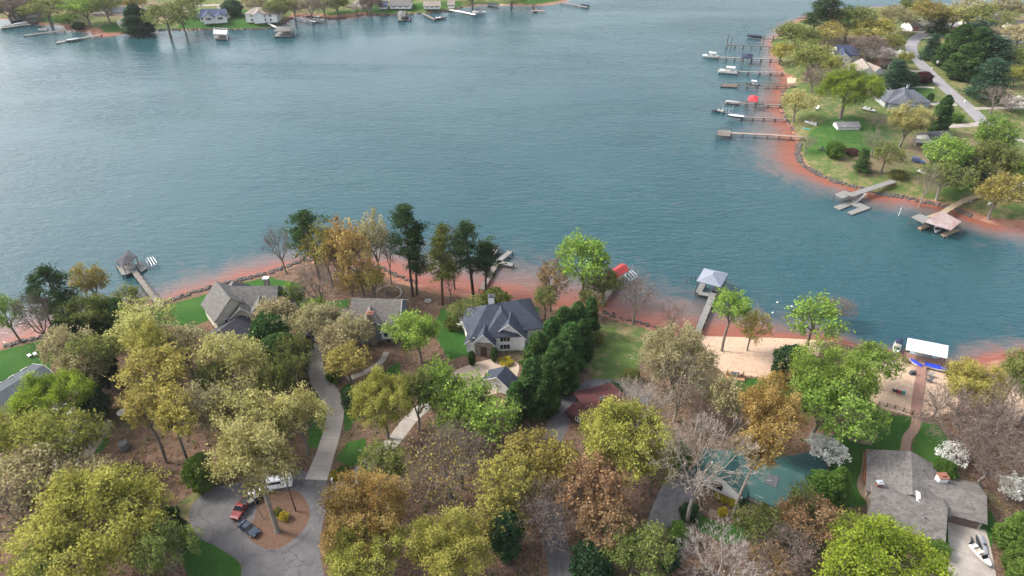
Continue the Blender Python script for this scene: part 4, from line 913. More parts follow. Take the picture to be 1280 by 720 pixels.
black = pm("black", (.02,.02,.022), .5, .2, 1)
dgrey = pm("dark grey", (.07,.075,.085), .6, .2, 1)
metal = pm("galvanised metal", (.55,.56,.58), .45, .15, 1.0, metal=.6)
glass = pm("dark window glass", (.018,.022,.03), .08, .2, .5, spec=.8)
rubber = pm("tyre rubber", (.018,.018,.018), .85, .2, 2)
rf_grey = shingle("grey shingles", (.12,.114,.108)); rf_grey2 = shingle("warm grey shingles", (.125,.114,.105)); rf_slate = shingle("slate blue shingles", (.046,.054,.075))
rf_dark = shingle("charcoal shingles", (.055,.055,.066)); rf_tan = shingle("tan shingles", (.24,.205,.175)); rf_red = pm("oxblood roof", (.075,.022,.024), .8, .3, .6)
rf_green = pm("green roof", (.024,.075,.07), .6, .3, .35, col2=(.015,.045,.045)); rf_blue = shingle("navy shingles", (.045,.06,.11))
ranch_rf = shingle("ranch shingles", (.13,.119,.112))
def V2(p): return Vector((p[0], p[1]))
class Block:
    """one gabled or hipped volume: ridge from a to b (world xy), walls, roof"""
    def __init__(s, a, b, zr, hw, rise, z0, ov=.5, hipa=0.0, hipb=0.0):
        s.a, s.b, s.zr, s.hw, s.rise, s.z0, s.ov, s.ha, s.hb = V2(a), V2(b), zr, hw, rise, z0, ov, hipa, hipb
        s.t = (s.b-s.a).normalized(); s.n = Vector((-s.t.y, s.t.x)); s.ze = zr-rise
    def roof(s, mb, th=.2):
        k = s.rise/s.hw; e = s.hw+s.ov; zlo = s.zr-k*e
        A, B = s.a, s.b
        ea = A-s.t*(s.ha) if s.ha else A-s.t*s.ov
        eb = B+s.t*(s.hb) if s.hb else B+s.t*s.ov
        ra = A if s.ha else ea; rb = B if s.hb else eb
        for sg in (1, -1):
            n = s.n*sg
            q = [(*ra, s.zr), (*rb, s.zr), (*(eb+n*e), zlo), (*(ea+n*e), zlo)]
            mb.slab(q, th)
        if s.ha: mb.slab([(*ra, s.zr), (*(ea+s.n*e), zlo), (*(ea-s.n*e), zlo)], th)
        if s.hb: mb.slab([(*rb, s.zr), (*(eb+s.n*e), zlo), (*(eb-s.n*e), zlo)], th)
        return s
    def ends(s):
        wa = s.a-s.t*max(s.ha-s.ov, 0); wb = s.b+s.t*max(s.hb-s.ov, 0); return wa, wb
    def walls(s, mb, inset=.0):
        wa, wb = s.ends(); h = s.hw-inset; zt = s.ze-.12; n = s.n*h
        c = [wa+n, wa-n, wb-n, wb+n]
        mb.prism([tuple(q) for q in c], s.z0-.4, zt)
        for hip, w_ in ((s.ha, wa), (s.hb, wb)):
            if not hip:
                d = s.t*(.12 if w_ is wa else -.12)
                p = [w_+n*.985, w_-n*.985]
                vs = [(*p[0], zt), (*p[1], zt), (*w_, s.zr-.24)]; vs += [(x+d.x, y+d.y, z) for x, y, z in vs]
                mb.add(vs, [(0, 1, 2), (5, 4, 3), (0, 3, 4, 1), (1, 4, 5, 2), (2, 5, 3, 0)])
        return s
    def side(s, sg, u, z):      # point on the +n / -n wall, u 0..1 along the ridge direction
        wa, wb = s.ends(); q = wa.lerp(wb, u)+s.n*(s.hw*sg); return Vector((q.x, q.y, z)), s.n*sg
    def end(s, which, u, z):    # point on a gable end wall, u -1..1 across
        wa, wb = s.ends(); q = (wa if which == 'a' else wb)+s.n*(s.hw*u); return Vector((q.x, q.y, z)), (-s.t if which == 'a' else s.t)
def window(parent, pn, w_, h_, mull=1, rows=1, frame=None, name="window"):
    p, n = pn; n = Vector((n.x, n.y)).normalized(); t = Vector((-n.y, n.x)); rz = math.atan2(t.y, t.x)
    f = MB(); c = lambda u, z, o: (p.x+t.x*u+n.x*o, p.y+t.y*u+n.y*o, p.z+z)
    fw = .11
    for sg in (-1, 1):
        f.box(c(sg*(w_/2), 0, .05), (fw, .14, h_+fw), rz); f.box(c(0, sg*h_/2, .055), (w_-fw, .13, fw), rz)
    for i in range(1, mull+1):
        if mull > 0: f.box(c(-w_/2+w_*i/(mull+1), 0, .045), (.08, .10, h_-fw), rz)
    for i in range(1, rows+1):
        f.box(c(0, -h_/2+h_*i/(rows+1), .04), (w_-fw, .08, .06), rz)
    o = f.build(name, frame or white, parent)
    MB().box(c(0, 0, .01), (w_-.02, .05, h_-.02), rz).build("pane", glass, o, origin=world_loc(parent))
    return o
def door(parent, pn, w_, h_, mat, name="door", panels=0):
    p, n = pn; n = Vector((n.x, n.y)).normalized(); t = Vector((-n.y, n.x)); rz = math.atan2(t.y, t.x)
    d = MB().box((p.x+n.x*.03, p.y+n.y*.03, p.z), (w_, .10, h_), rz)
    for i in range(panels): d.box((p.x+n.x*.07, p.y+n.y*.07, p.z-h_/2+h_*(i+.5)/panels), (w_*.92, .06, h_/panels*.78), rz)
    o = d.build(name, mat, parent)
    k = MB().box((p.x+t.x*w_*.36+n.x*.12, p.y+t.y*w_*.36+n.y*.12, p.z), (.08, .10, .12), rz).build("handle", metal, o, origin=world_loc(parent))
    return o
def chimney(parent, xy, z0, z1, s, mat, capm=None, label=None):
    m = MB().box((xy[0], xy[1], (z0+z1)/2), (s, s*.8, z1-z0))
    o = m.build("chimney", mat, parent, label=label)
    MB().box((xy[0], xy[1], z1+.09), (s+.25, s*.8+.25, .18)).box((xy[0], xy[1], z1+.33), (s*.5, s*.4, .32)).build("chimney_cap", capm or dgrey, o, origin=world_loc(parent))
    return o
def house(label, cat, blocks, wallm, roofm, name="house", group=None):
    a = blocks[0]; c = (a.a+a.b)/2
    r = thing(name, label, cat, (c.x, c.y, a.z0), group)
    W = MB(); Rf = MB()
    for i, b in enumerate(blocks): b.walls(W, inset=.004*i); b.roof(Rf, .2)
    W.build("wall", wallm, r); Rf.build("roof", roofm, r)
    return r
def trim_gable(parent, blk, which, mat=None, w_=.28):
    """white barge boards along one gable end"""
    e = blk.hw+blk.ov; k = blk.rise/blk.hw; q = (blk.a-blk.t*(blk.ov+.06)) if which == 'a' else (blk.b+blk.t*(blk.ov+.06)); d = blk.t*.07*(1 if which == 'a' else -1)
    m = MB()
    for sg in (1, -1):
        p0 = (q.x, q.y, blk.zr+.03); p1 = (q.x+blk.n.x*e*sg, q.y+blk.n.y*e*sg, blk.zr+.03-k*e)
        vs = [p0, p1, (p1[0], p1[1], p1[2]-w_), (p0[0], p0[1], p0[2]-w_)]
        vs += [(x+d.x*.9, y+d.y*.9, z) for x, y, z in vs]
        m.add(vs, [(0,1,2,3),(7,6,5,4),(0,4,5,1),(1,5,6,2),(2,6,7,3),(3,7,4,0)])
    return m.build("gable_trim", mat or white, parent)
Zp = PLAT
# ---- grey many-gabled house by the pink shallows
b = [Block(P(291,358,11.6), P(345,357,11.6), 11.6, 5.2, 4.6, Zp, hipb=0),
     Block(P(271,352,11.9), P(287,372,11.9), 11.9, 5.0, 4.8, Zp),
     Block(P(302,369,9.6), P(300,384,9.6), 9.6, 3.1, 2.8, Zp),
     Block(P(325,366,10.0), P(323,379,10.0), 10.0, 3.0, 3.0, Zp),
     Block(P(292,351,9.4), P(289,358,9.4), 9.4, 2.6, 2.6, Zp, hipa=2.4),
     Block(P(349,358,9.6), P(358,358,9.6), 9.6, 4.0, 3.0, Zp, hipb=3.6)]
h = house("large grey-roofed house with many gables and cream walls above the pink shallows", "house", b, cream_w, rf_grey)
MB().add([], []) if False else None
for (u, z) in ((.25, 5.6), (.55, 5.6), (.8, 5.4)): window(h, b[1].side(-1, u, z), 1.3, 1.7)
for u in (-.55, .0, .5): window(h, b[1].end('a', u, 5.4), 1.2, 1.7)
for u in (-.45, .45): window(h, b[1].end('b', u, 5.2), 1.2, 1.6)
window(h, b[2].end('b', 0, 5.6), 1.5, 1.6); window(h, b[3].end('b', 0, 6.0), 1.5, 1.6)
trim_gable(h, b[3], 'b'); trim_gable(h, b[2], 'b')
chimney(h, P(334,355,11.5), 8, 13.4, 1.3, stone, white)
b = [Block(P(270,416,7.2), P(302,392,7.2), 7.2, 5.0, 3.0, Zp, hipb=0)]
h = house("garage wing with dark charcoal gable roof below the many-gabled house", "garage", b, cream_w, rf_dark, "garage")
door(h, b[0].end('a', 0, Zp+1.3), 4.8, 2.5, white, "garage_door", 4); window(h, b[0].side(-1, .5, 4.0), 1.2, 1.2)
# ---- stone-chimney house
b = [Block(P(442,372,11.4), P(500,374,11.4), 11.4, 6.2, 4.6, Zp),
     Block(P(462,380,10.4), P(464,398,10.4), 10.4, 3.6, 3.6, Zp),
     Block(P(412,385,8.4), P(444,387,8.4), 8.4, 4.2, 3.0, Zp, hipa=0),
     Block(P(447,392,7.0), P(441,408,7.0), 7.0, 3.0, 2.6, Zp)]
h = house("grey-roofed house with stone chimney and blue-grey gable behind the tan trees", "house", b, bluegrey, rf_grey2)
trim_gable(h, b[1], 'b'); trim_gable(h, b[0], 'b')
window(h, b[1].end('b', -.5, 6.4), 1.2, 1.7); window(h, b[1].end('b', .5, 6.4), 1.2, 1.7)
e = b[1].end('b', 0, 0)[0]; chimney(h, (e.x, e.y-.5), Zp, 12.4, 1.5, stone, brick)
def dormer(parent, xy, z, wd, dp, hh, rot, wm, rm):
    """small gabled dormer: wall box, roof, window"""
    a = V2(xy); t = Vector((math.cos(rot), math.sin(rot))); k = Block(a+t*dp, a, z+hh+wd*.42, wd/2, wd*.42, z, ov=.22)
    W = MB(); k.walls(W); o = W.build("dormer", wm, parent); Rf = MB(); k.roof(Rf, .12); Rf.build("dormer_roof", rm, o, origin=world_loc(parent))
    p, n = k.end('b', 0, z+hh*.55)
    m = MB(); n2 = Vector((n.x, n.y)).normalized(); rz = math.atan2(-n2.x, n2.y)+math.pi/2
    m.box((p.x+n2.x*.03, p.y+n2.y*.03, p.z), (wd*.42, .08, hh*.62), math.atan2(n2.y, n2.x)+math.pi/2); m.build("dormer_pane", glass, o, origin=world_loc(parent))
    trim = trim_gable(parent, k, 'b', white, .16)
dormer(h, P(417,408,7.2), 5.6, 3.2, 3.0, 2.0, math.pi/2, white, rf_grey2)
dormer(h, P(482,417,7.2), 5.8, 2.2, 3.0, 1.9, math.pi/2, white, rf_grey2)
b2 = b[0]; door(h, b2.side(-1, .72, Zp+1.3), 2.6, 2.5, black, "entrance")
for u in (.15, .3, .9): window(h, b2.side(-1, u, 4.6), 1.3, 1.7)
# ---- white house with slate hips
b = [Block(P(609,381,12.4), P(646,375,12.4), 12.4, 6.0, 4.6, Zp, hipa=6.2, hipb=5.6),
     Block(P(626,380,12.2), P(627,389,12.2), 12.2, 4.4, 4.3, Zp, hipb=4.4),
     Block(P(608,400,9.6), P(604,417,9.6), 9.6, 2.5, 2.8, Zp),
     Block(P(640,384,11.0), P(636,404,11.0), 11.0, 4.0, 3.9, Zp),
     Block(P(597,405,8.2), P(593,419,8.2), 8.0, 2.2, 2.2, Zp)]
h = house("white house with slate-blue hipped roof, brick porch gable and white chimney", "house", b, white, rf_slate)
trim_gable(h, b[2], 'b'); trim_gable(h, b[4], 'b'); trim_gable(h, b[3], 'b')
window(h, b[1].end('b', .12, 6.3), 2.5, 1.5, 2, 0); window(h, b[1].end('b', .12, 3.9), 2.5, 1.6, 2, 0)
p, n_ = b[2].end('b', 0, 0); MB().box((p.x, p.y-.12, Zp+2.1), (4.4, .25, 4.2), math.atan2(n_.y, n_.x)+math.pi/2).build("porch_wall", stone, h)
door(h, (Vector((p.x, p.y-.28, Zp+1.55)), Vector((n_.x, n_.y))), 1.6, 3.0, darkwood)
dormer(h, P(668,436,6.6), 4.4, 2.2, 3.2, 2.2, math.pi/2, white, rf_slate)
window(h, b[3].end("b", -.15, 6.4), 2.5, 1.5, 2, 0); window(h, b[3].end("b", -.15, 4.0), 2.5, 1.6, 2, 0)
chimney(h, P(614,374,13.0), 7, 13.9, 1.5, white, dgrey)
for u in (.2, .5, .8): window(h, b[0].side(1, u, 4.6), 1.5, 1.9)
window(h, b[4].end('b', 0, 4.2), 1.2, 1.5)
b = [Block(P(622,470,7.4), P(631,459,7.4), 7.4, 4.2, 2.9, Zp, hipb=0)]
h = house("small white detached garage with slate roof beside the cedar row", "garage", b, white, rf_slate, "garage")
door(h, b[0].side(1, .5, Zp+1.2), 2.8, 2.3, white, "garage_door", 3); window(h, b[0].end('a', 0, 4.2), 1.1, 1.2); trim_gable(h, b[0], 'a')
# ---- red roof
b = [Block(P(733,504,6.6), P(776,493,6.6), 6.6, 5.2, 1.7, Zp, ov=.8), Block(P(740,512,6.2), P(732,520,6.2), 6.2, 4.6, 1.5, Zp, ov=.7)]
h = house("low house with dark oxblood roof wrapped by the asphalt drive", "house", b, darkwood, rf_red)
for u in (.2, .5, .8): window(h, b[0].side(1, u, 4.0), 1.4, 1.2)
window(h, b[1].end('b', -.4, 4.0), 1.3, 1.2); chimney(h, P(752,500,7.2), 5.5, 7.6, .9, brick)
# ---- green roof
b = [Block(P(918,560,8.2), P(1006,594,8.2), 8.2, 6.6, 3.2, Zp, ov=.8, hipb=5.0), Block(P(916,566,8.0), P(902,592,8.0), 8.0, 5.0, 2.6, Zp, ov=.7)]
h = house("long house with blue-green roof and white front behind the orange tree", "house", b, white, rf_green)
window(h, b[1].end('b', -.05, 4.3), 2.2, 1.7, 1, 1, dgrey); window(h, b[0].side(-1, .4, 4.2), 1.5, 1.4); window(h, b[0].side(-1, .6, 4.2), 1.5, 1.4)
door(h, b[0].side(-1, .5, Zp+1.1), 1.1, 2.2, darkwood)
MB().tube((*P(890,576,8), 6.4), (*P(890,576,8), 7.6), .22, .22, 10).build("roof_vent", white, h)
def flat_on(blk, sg, u, d, w_, l_, th=.1):
    """panel lying on a roof slope: u along ridge 0..1, d distance down the slope"""
    k = blk.rise/blk.hw; q = blk.a.lerp(blk.b, u); n = blk.n*sg; out = []
    for du, dd in ((-w_/2, 0), (w_/2, 0), (w_/2, l_), (-w_/2, l_)):
        c = q+blk.t*du+n*(d+dd); out.append((c.x, c.y, blk.zr-k*(d+dd)+th))
    return out
MB().slab(flat_on(b[0], -1, .62, 2.2, 2.2, 2.0, .14), .12).build("skylight", dgrey, h)
# ---- small teal-roofed shed under the dogwood
b = [Block(P(1003,577,5.2), P(1027,572,5.2), 5.2, 2.5, 1.1, Zp, ov=.35)]
h = house("small grey shed with teal roof under the white dogwood", "shed", b, greysid, rf_green, "shed")
window(h, b[0].side(-1, .75, 3.7), .8, .8); door(h, b[0].end('b', 0, Zp+.95), 1.1, 1.9, redwood)
# ---- grey ranch
zr = 8.0
b = [Block(P(1139,566,zr), P(1141,616,zr), zr, 7.0, 2.7, Zp), Block(P(1094,609,7.8), P(1181,634,7.8), 7.8, 5.8, 2.5, Zp), Block(P(1156,601,7.2), P(1230,619,7.2), 7.2, 4.6, 2.0, Zp)]
h = house("grey-shingled ranch house with L-shaped roof and garage beside the hedge", "house", b, tansid, ranch_rf)
door(h, b[2].side(-1, .70, Zp+1.15), 5.2, 2.3, pm("brown garage door", (.17,.12,.105), .7, .2, 1), "garage_door", 4)
window(h, b[1].side(-1, .75, 4.1), 1.4, 1.4); window(h, b[1].side(-1, .3, 4.1), 1.6, 1.4); window(h, b[1].side(-1, .5, 4.1), 1.4, 1.4)
for u in (.25, .6): window(h, b[0].side(1, u, 4.1), 1.8, 1.5)
chimney(h, P(1178,597,7.5), Zp, 7.9, 1.7, white, brick); chimney(h, P(1099,605,8), 5.5, 8.4, 1.0, brick, metal)
MB().slab(flat_on(b[0], 1, 1.02, .6, 2.6, .9, .12), .1).build("ridge_flashing", white, h)
for k_, (sg_, u_, d_) in enumerate(((1, .3, 2.5), (1, .62, 3.4), (-1, .75, 3.0))):
    q_ = flat_on(b[0] if k_ < 2 else b[1], sg_, u_, d_, .2, .2, 0)[0]; MB().tube((q_[0], q_[1], q_[2]-.1), (q_[0], q_[1], q_[2]+.55), .09, .09, 8).build("vent_pipe", dgrey, h)
# deck at its west side
D = thing("timber_deck", "redwood side deck with rails along the ranch house's lake-side wall", "deck", G(1090,590))
g = G(1091,592); t_ = V2(P(1094,609,3))-V2(P(1096,567,3)); L_ = t_.length; rz = math.atan2(t_.y, t_.x); mid = (V2(P(1094,609,3))+V2(P(1096,567,3)))/2-Vector((1.3, 0))
MB().box((mid.x, mid.y, 3.3), (L_*.9, 2.6, .22), rz).build("deck_floor", redwood, D)
r_ = MB(); tt = t_.normalized(); nn = Vector((-tt.y, tt.x)); nn = nn if nn.x < 0 else -nn
for i in range(9):
    q = mid+tt*(L_*.45*(i/4-1))+nn*1.25; r_.box((q.x, q.y, 3.9), (.1, .1, 1.1), rz)
q = mid+nn*1.25; r_.box((q.x, q.y, 4.45), (L_*.9, .14, .08), rz); r_.box((q.x, q.y, 4.0), (L_*.9, .06, .06), rz); r_.build("railing", redwood, D)
# ---- slate roof at the frame's west edge
b = [Block(P(-12,497,6.6), P(52,458,6.6), 6.6, 5.4, 1.9, Zp, ov=.5)]
h = house("long low house with slate-blue gable roof above the lakeside lawn at the frame edge", "house", b, greysid, pm("weathered slate roof", (.055,.068,.082), .75, .25, .5))
trim_gable(h, b[0], 'b'); window(h, b[0].end('b', 0, 4.2), 1.5, 1.3)
for u in (.35, .6, .85): window(h, b[0].side(1, u, 4.2), 1.4, 1.3)
# ---- peninsula
b = [Block(P(1046,152,5.2), P(1073,152,5.2), 5.2, 2.6, 1.2, Zp, ov=.35)]
h = house("little white shed with pale grey roof alone on the peninsula lawn", "shed", b, white, pm("pale metal roof", (.16,.16,.17), .6, .12, .8), "shed")
window(h, b[0].side(-1, .72, 3.6), 1.0, .7); door(h, b[0].side(-1, .3, Zp+.95), 1.2, 1.9, white); window(h, b[0].end('a', 0, 3.8), .9, .8)
b = [Block(P(1118,112,8.4), P(1142,112,8.4), 8.4, 6.6, 3.2, Zp, hipa=6.2, hipb=6.2), Block(P(1131,109,8.6), P(1131,118,8.6), 8.6, 5.2, 3.0, Zp, hipb=4.6)]
h = house("house with broad grey hipped roof between lime tree and lane", "house", b, greysid, shingle("blue grey shingles", (.09,.098,.115)))
for u in (.15, .4, .7): window(h, b[0].side(-1, u, 4.0), 1.4, 1.3)
chimney(h, P(1135,108,8.8), 7, 9.6, .9, greysid)
b = [Block(P(1078,73,8.6), P(1086,84,8.6), 8.6, 5.6, 3.4, Zp, ov=.6), Block(P(1086,78,8.0), P(1100,84,8.0), 8.0, 4.2, 2.6, Zp)]
h = house("cottage with pale tan gable roof behind the great lime tree", "house", b, white, rf_tan); trim_gable(h, b[0], 'b'); trim_gable(h, b[1], 'b'); window(h, b[1].end('b', 0, 4.2), 1.4, 1.3)
for u in (.3, .7): window(h, b[0].side(-1, u, 4.2), 1.3, 1.4)
b = [Block(P(1046,56,9.4), P(1072,56,9.4), 9.4, 6.0, 3.4, Zp), Block(P(1054,58,8.8), P(1057,67,8.8), 8.8, 3.6, 2.6, Zp)]
h = house("cottage with navy roof and cream gable at the peninsula's tip", "house", b, cream_w, rf_blue); trim_gable(h, b[1], 'b'); window(h, b[1].end('b', -.3, 5.6), 1.0, 1.2); window(h, b[1].end('b', .3, 5.6), 1.0, 1.2); window(h, b[1].end('b', 0, 3.6), 2.2, 1.4, 2)
b = [Block(P(1098,74,6.6), P(1113,73,6.6), 6.6, 3.2, 1.6, Zp)]
h = house("brown wooden outbuilding beside the white blossom and the lane", "shed", b, darkwood, pm("brown roof", (.11,.07,.06), .8, .25, .8), "shed"); window(h, b[0].side(-1, .3, 4.2), 1.2, 1.0); door(h, b[0].side(-1, .7, Zp+1.0), 1.2, 2.0, white)
b = [Block(P(1136,26,7.4), P(1150,25,7.4), 7.4, 4.8, 2.4, Zp)]
h = house("dark-roofed house with an orange door at the lane's far end", "house", b, white, rf_dark); door(h, b[0].side(-1, .35, Zp+1.3), 3.6, 2.6, pm("orange door", (.62,.24,.13), .6, .1, 1)); window(h, b[0].side(-1, .8, 4.2), 1.2, 1.2)
b = [Block(P(1160,166,6.6), P(1184,163,6.6), 6.6, 4.6, 2.1, Zp)]
h = house("house with dark grey roof half hidden by the bright tree behind the blue car", "house", b, greysid, rf_dark)
window(h, b[0].side(-1, .3, 4.2), 1.4, 1.3); window(h, b[0].side(-1, .6, 4.2), 1.4, 1.3)
g = G(1153,181); dk = thing("raised_deck", "raised deck with white railing in front of the half-hidden house", "deck", g)
MB().box((g.x, g.y, g.z+1.5), (8, 3.6, .25), -.12).build("deck_floor", deckwood, dk)
r_ = MB()
for i in range(9): r_.box((g.x-3.9+i*.97, g.y-1.7-.115*(-3.9+i*.97), g.z+2.1), (.1, .1, 1.0), -.12)
r_.box((g.x, g.y-1.72, g.z+2.6), (8, .14, .12), -.12).box((g.x, g.y-1.72, g.z+1.95), (8, .06, .5), -.12); r_.build("railing", white, dk)
for sx in (-3.7, 0, 3.7): MB().box((g.x+sx, g.y-1.6-.12*sx, g.z+.7), (.2, .2, 1.6)).build("post", white, dk)
for (a_, b_, lb, wm, rm) in [((1238,20),(1252,20),"white house with grey roof at the peninsula's far waterline",white,rf_grey),((1262,26),(1282,25),"white house with pale roof on the frame edge near the far water",white,rf_tan),((1206,22),(1222,22),"pale house glimpsed behind the tall dark stand",cream_w,rf_dark),((1256,42),(1276,41),"white cottage below the far waterline houses",white,rf_grey2),((1080,20),(1094,19),"tan house hidden at the top of the peninsula",tansid,rf_grey)]:
    b = [Block(P(*a_, 7), P(*b_, 7), 7, 4.4, 2.2, Zp)]
    h = house(lb, "house", b, wm, rm)
    for u in (.2, .5, .8): window(h, b[0].side(-1, u, 4.0), 1.3, 1.3)
# ---- far shore
b = [Block(P(252,11,8.6), P(282,11,8.6), 8.6, 6.2, 3.4, Zp, hipb=0), Block(P(259,11,8.2), P(259,17,8.2), 8.2, 3.2, 2.0, Zp), Block(P(274,12,7.8), P(274,17,7.8), 7.8, 3.6, 2.0, Zp)]
h = house("far house with navy roof and white porches on the green bank", "house", b, white, rf_blue)
for u in (.1, .5, .9): window(h, b[0].side(-1, u, 3.9), 2.0, 1.6)
for k in (1, 2): window(h, b[k].end('b', 0, 5.0), 3.0, 1.6, 2)
g = V2(P(268,21,3)); pr = MB().box((g.x, g.y, 5.2), (22, 3.0, .25))
pr.build("porch_roof", white, h)
for i in range(6): MB().box((g.x-10.4+i*4.16, g.y-1.3, 3.8), (.35, .35, 2.8)).build("porch_post", white, h)
b = [Block(P(317,9,10), P(338,9,10), 10, 5.4, 2.6, Zp, hipa=5, hipb=5), Block(P(322,10,9.4), P(322,14,9.4), 9.4, 3.2, 2.0, Zp)]
h = house("far white two-storey house with tan roof above the covered boat dock", "house", b, white, rf_tan)
for u in (.2, .4, .6, .8):
    window(h, b[0].side(-1, u, 6.2), 1.6, 1.4); window(h, b[0].side(-1, u, 3.7), 1.6, 1.5)
for (a_, b_, hw, lb, wm, rm) in [((119,10),(134,10),4.2,"far cream cottage among the trees of the opposite shore",cream_w,rf_tan),((143,8),(160,9),4.0,"far white house with bluish roof beside the cream cottage",white,rf_slate),((178,5),(188,5),4.2,"far house with pinkish brick walls behind the dark evergreen",brick,rf_grey2),((488,0),(514,0),5.2,"far white house on the broad far lawn",white,rf_grey),((474,1),(484,1),3.6,"small far navy-roofed outbuilding beside the white lawn house",white,rf_blue),((530,1),(550,1),3.6,"far long white house at the top of the far lawn",white,rf_tan),((560,0),(568,0),3.0,"small far white boathouse on the far lawn",white,rf_tan),((54,2),(62,2),4.0,"far pale house behind the boat sheds' trees",cream_w,rf_tan),((310,0),(322,1),4,"far brown house above the navy-roofed one",tansid,rf_grey2)]:
    b = [Block(P(*a_, 6.6), P(*b_, 6.6), 6.6, hw, 2.2, Zp)]
    h = house(lb, "house", b, wm, rm)
    for u in (.2, .5, .8): window(h, b[0].side(-1, u, 3.8), 1.4, 1.4)
# ---- rocks along the shore (nobody could count them)
rk = MB(); 
def rocks(line, n_, s0, s1, off=(-.6, 1.2)):
    pw = [V2(P(a, c_, 0)) for a, c_ in line]
    seg = [(pw[i], pw[i+1]) for i in range(len(pw)-1)]; Ls = [(q-p_).length for p_, q in seg]
    for _ in range(n_):
        p_, q = random.choices(seg, Ls)[0]; c = p_.lerp(q, random.random()); d = (q-p_).normalized(); nn = Vector((-d.y, d.x))
        c = c+nn*random.uniform(*off); s = random.uniform(s0, s1)
        z = max(h1(c.x, c.y), 0)+s*.2; a0 = random.random()*6; k = random.choice((5, 6))
        ring = lambda rr, zz: [(c.x+rr*s*math.cos(a0+6.283*i/k)*random.uniform(.75, 1.15), c.y+rr*s*math.sin(a0+6.283*i/k)*random.uniform(.75, 1.15), z+zz*s) for i in range(k)]
        rk.loft([ring(.9, -.5), ring(1, 0), ring(.6, .55)])
rocks(near_px[2:14], 520, .3, .75, (-.5, 1.0)); rocks(near_px[13:19], 160, .25, .55, (0, 1.2)); rocks(pen_px[14:27], 420, .3, .7, (-1.8, .2)); rocks(far_px[13:30], 320, .5, 1.0, (-.4, 1.0)); rocks(pen_px[27:33], 110, .25, .6, (-1.5, 0)); rocks(near_px[24:28], 60, .25, .5)
tag(rk.build("shoreline_rocks", pm("shore stone", (.115,.10,.09), .95, .4, 1.2, bmp=.4)), "grey riprap stones along the waterline", kind="stuff")
# ================================================================== docks, boats, vehicles, garden things
navy = pm("navy canvas", (.02,.028,.06), .8, .15, 1); red_c = pm("red canvas", (.55,.04,.05), .7, .12, 1); blue_c = pm("bright blue canvas", (.02,.045,.42), .7, .12, 1)
pale_rf = pm("pale metal dock roof", (.48,.48,.50), .5, .08, .5, spec=.4); bluegrey_rf = pm("blue grey metal roof", (.20,.22,.27), .55, .1, .5)
rust_rf = pm("rusty metal roof", (.30,.28,.28), .7, .2, .22, col2=(.17,.06,.045)); gel = pm("white gelcoat", (.58,.58,.575), .3, .06, 1, spec=.5)
vinyl = pm("beige vinyl", (.42,.36,.28), .7, .12, 1); pinkwood = pm("pinkish deck boards", (.27,.20,.165), .85, .15, 1); brownwood = pm("red brown boardwalk", (.27,.15,.115), .85, .2, 1.5)
teal_p = pm("turquoise plastic", (.06,.42,.42), .5, .1, 1); red_p = pm("red plastic", (.5,.05,.035), .5, .1, 1); darkhull = pm("dark hull", (.03,.035,.045), .35, .15, 1, spec=.5)
def W3(p, z): return Vector((p[0], p[1], z))
def plank_run(mb, line, wd, z, th=.22):
    ln = [V2(p) for p in line]
    for i in range(len(ln)-1):
        a, b = ln[i], ln[i+1]; t = (b-a).normalized(); n = Vector((-t.y, t.x))*wd/2
        if i: a = a-t*wd*.35
        mb.prism([tuple(a+n), tuple(a-n), tuple(b-n), tuple(b+n)], z-th-(.005*i), z-(.005*i))
def piles(parent, line, wd, z, step, r=.14, up=.1, mat=None, down=-2.0, ends=True):
    ln = [V2(p) for p in line]; mat = mat or postwood; first = None
    for i in range(len(ln)-1):
        a, b = ln[i], ln[i+1]; L = (b-a).length; t = (b-a).normalized(); n = Vector((-t.y, t.x))*(wd/2+r*.6)
        m = max(1, int(L/step))
        for k in range(m+1):
            if i and k == 0: continue
            for sg in (1, -1):
                q = a+t*(L*k/m)+n*sg
                bot = min(h1(q.x, q.y), 0)-.4 if down is None else down
                if first is None:
                    first = MB().tube((q.x, q.y, bot), (q.x, q.y, z+up), r, r, 6).build("post", mat, parent); first_q = q
                else:
                    c = first.copy(); C.objects.link(c); c.parent = parent; c.location = (q.x-first_q.x, q.y-first_q.y, 0)
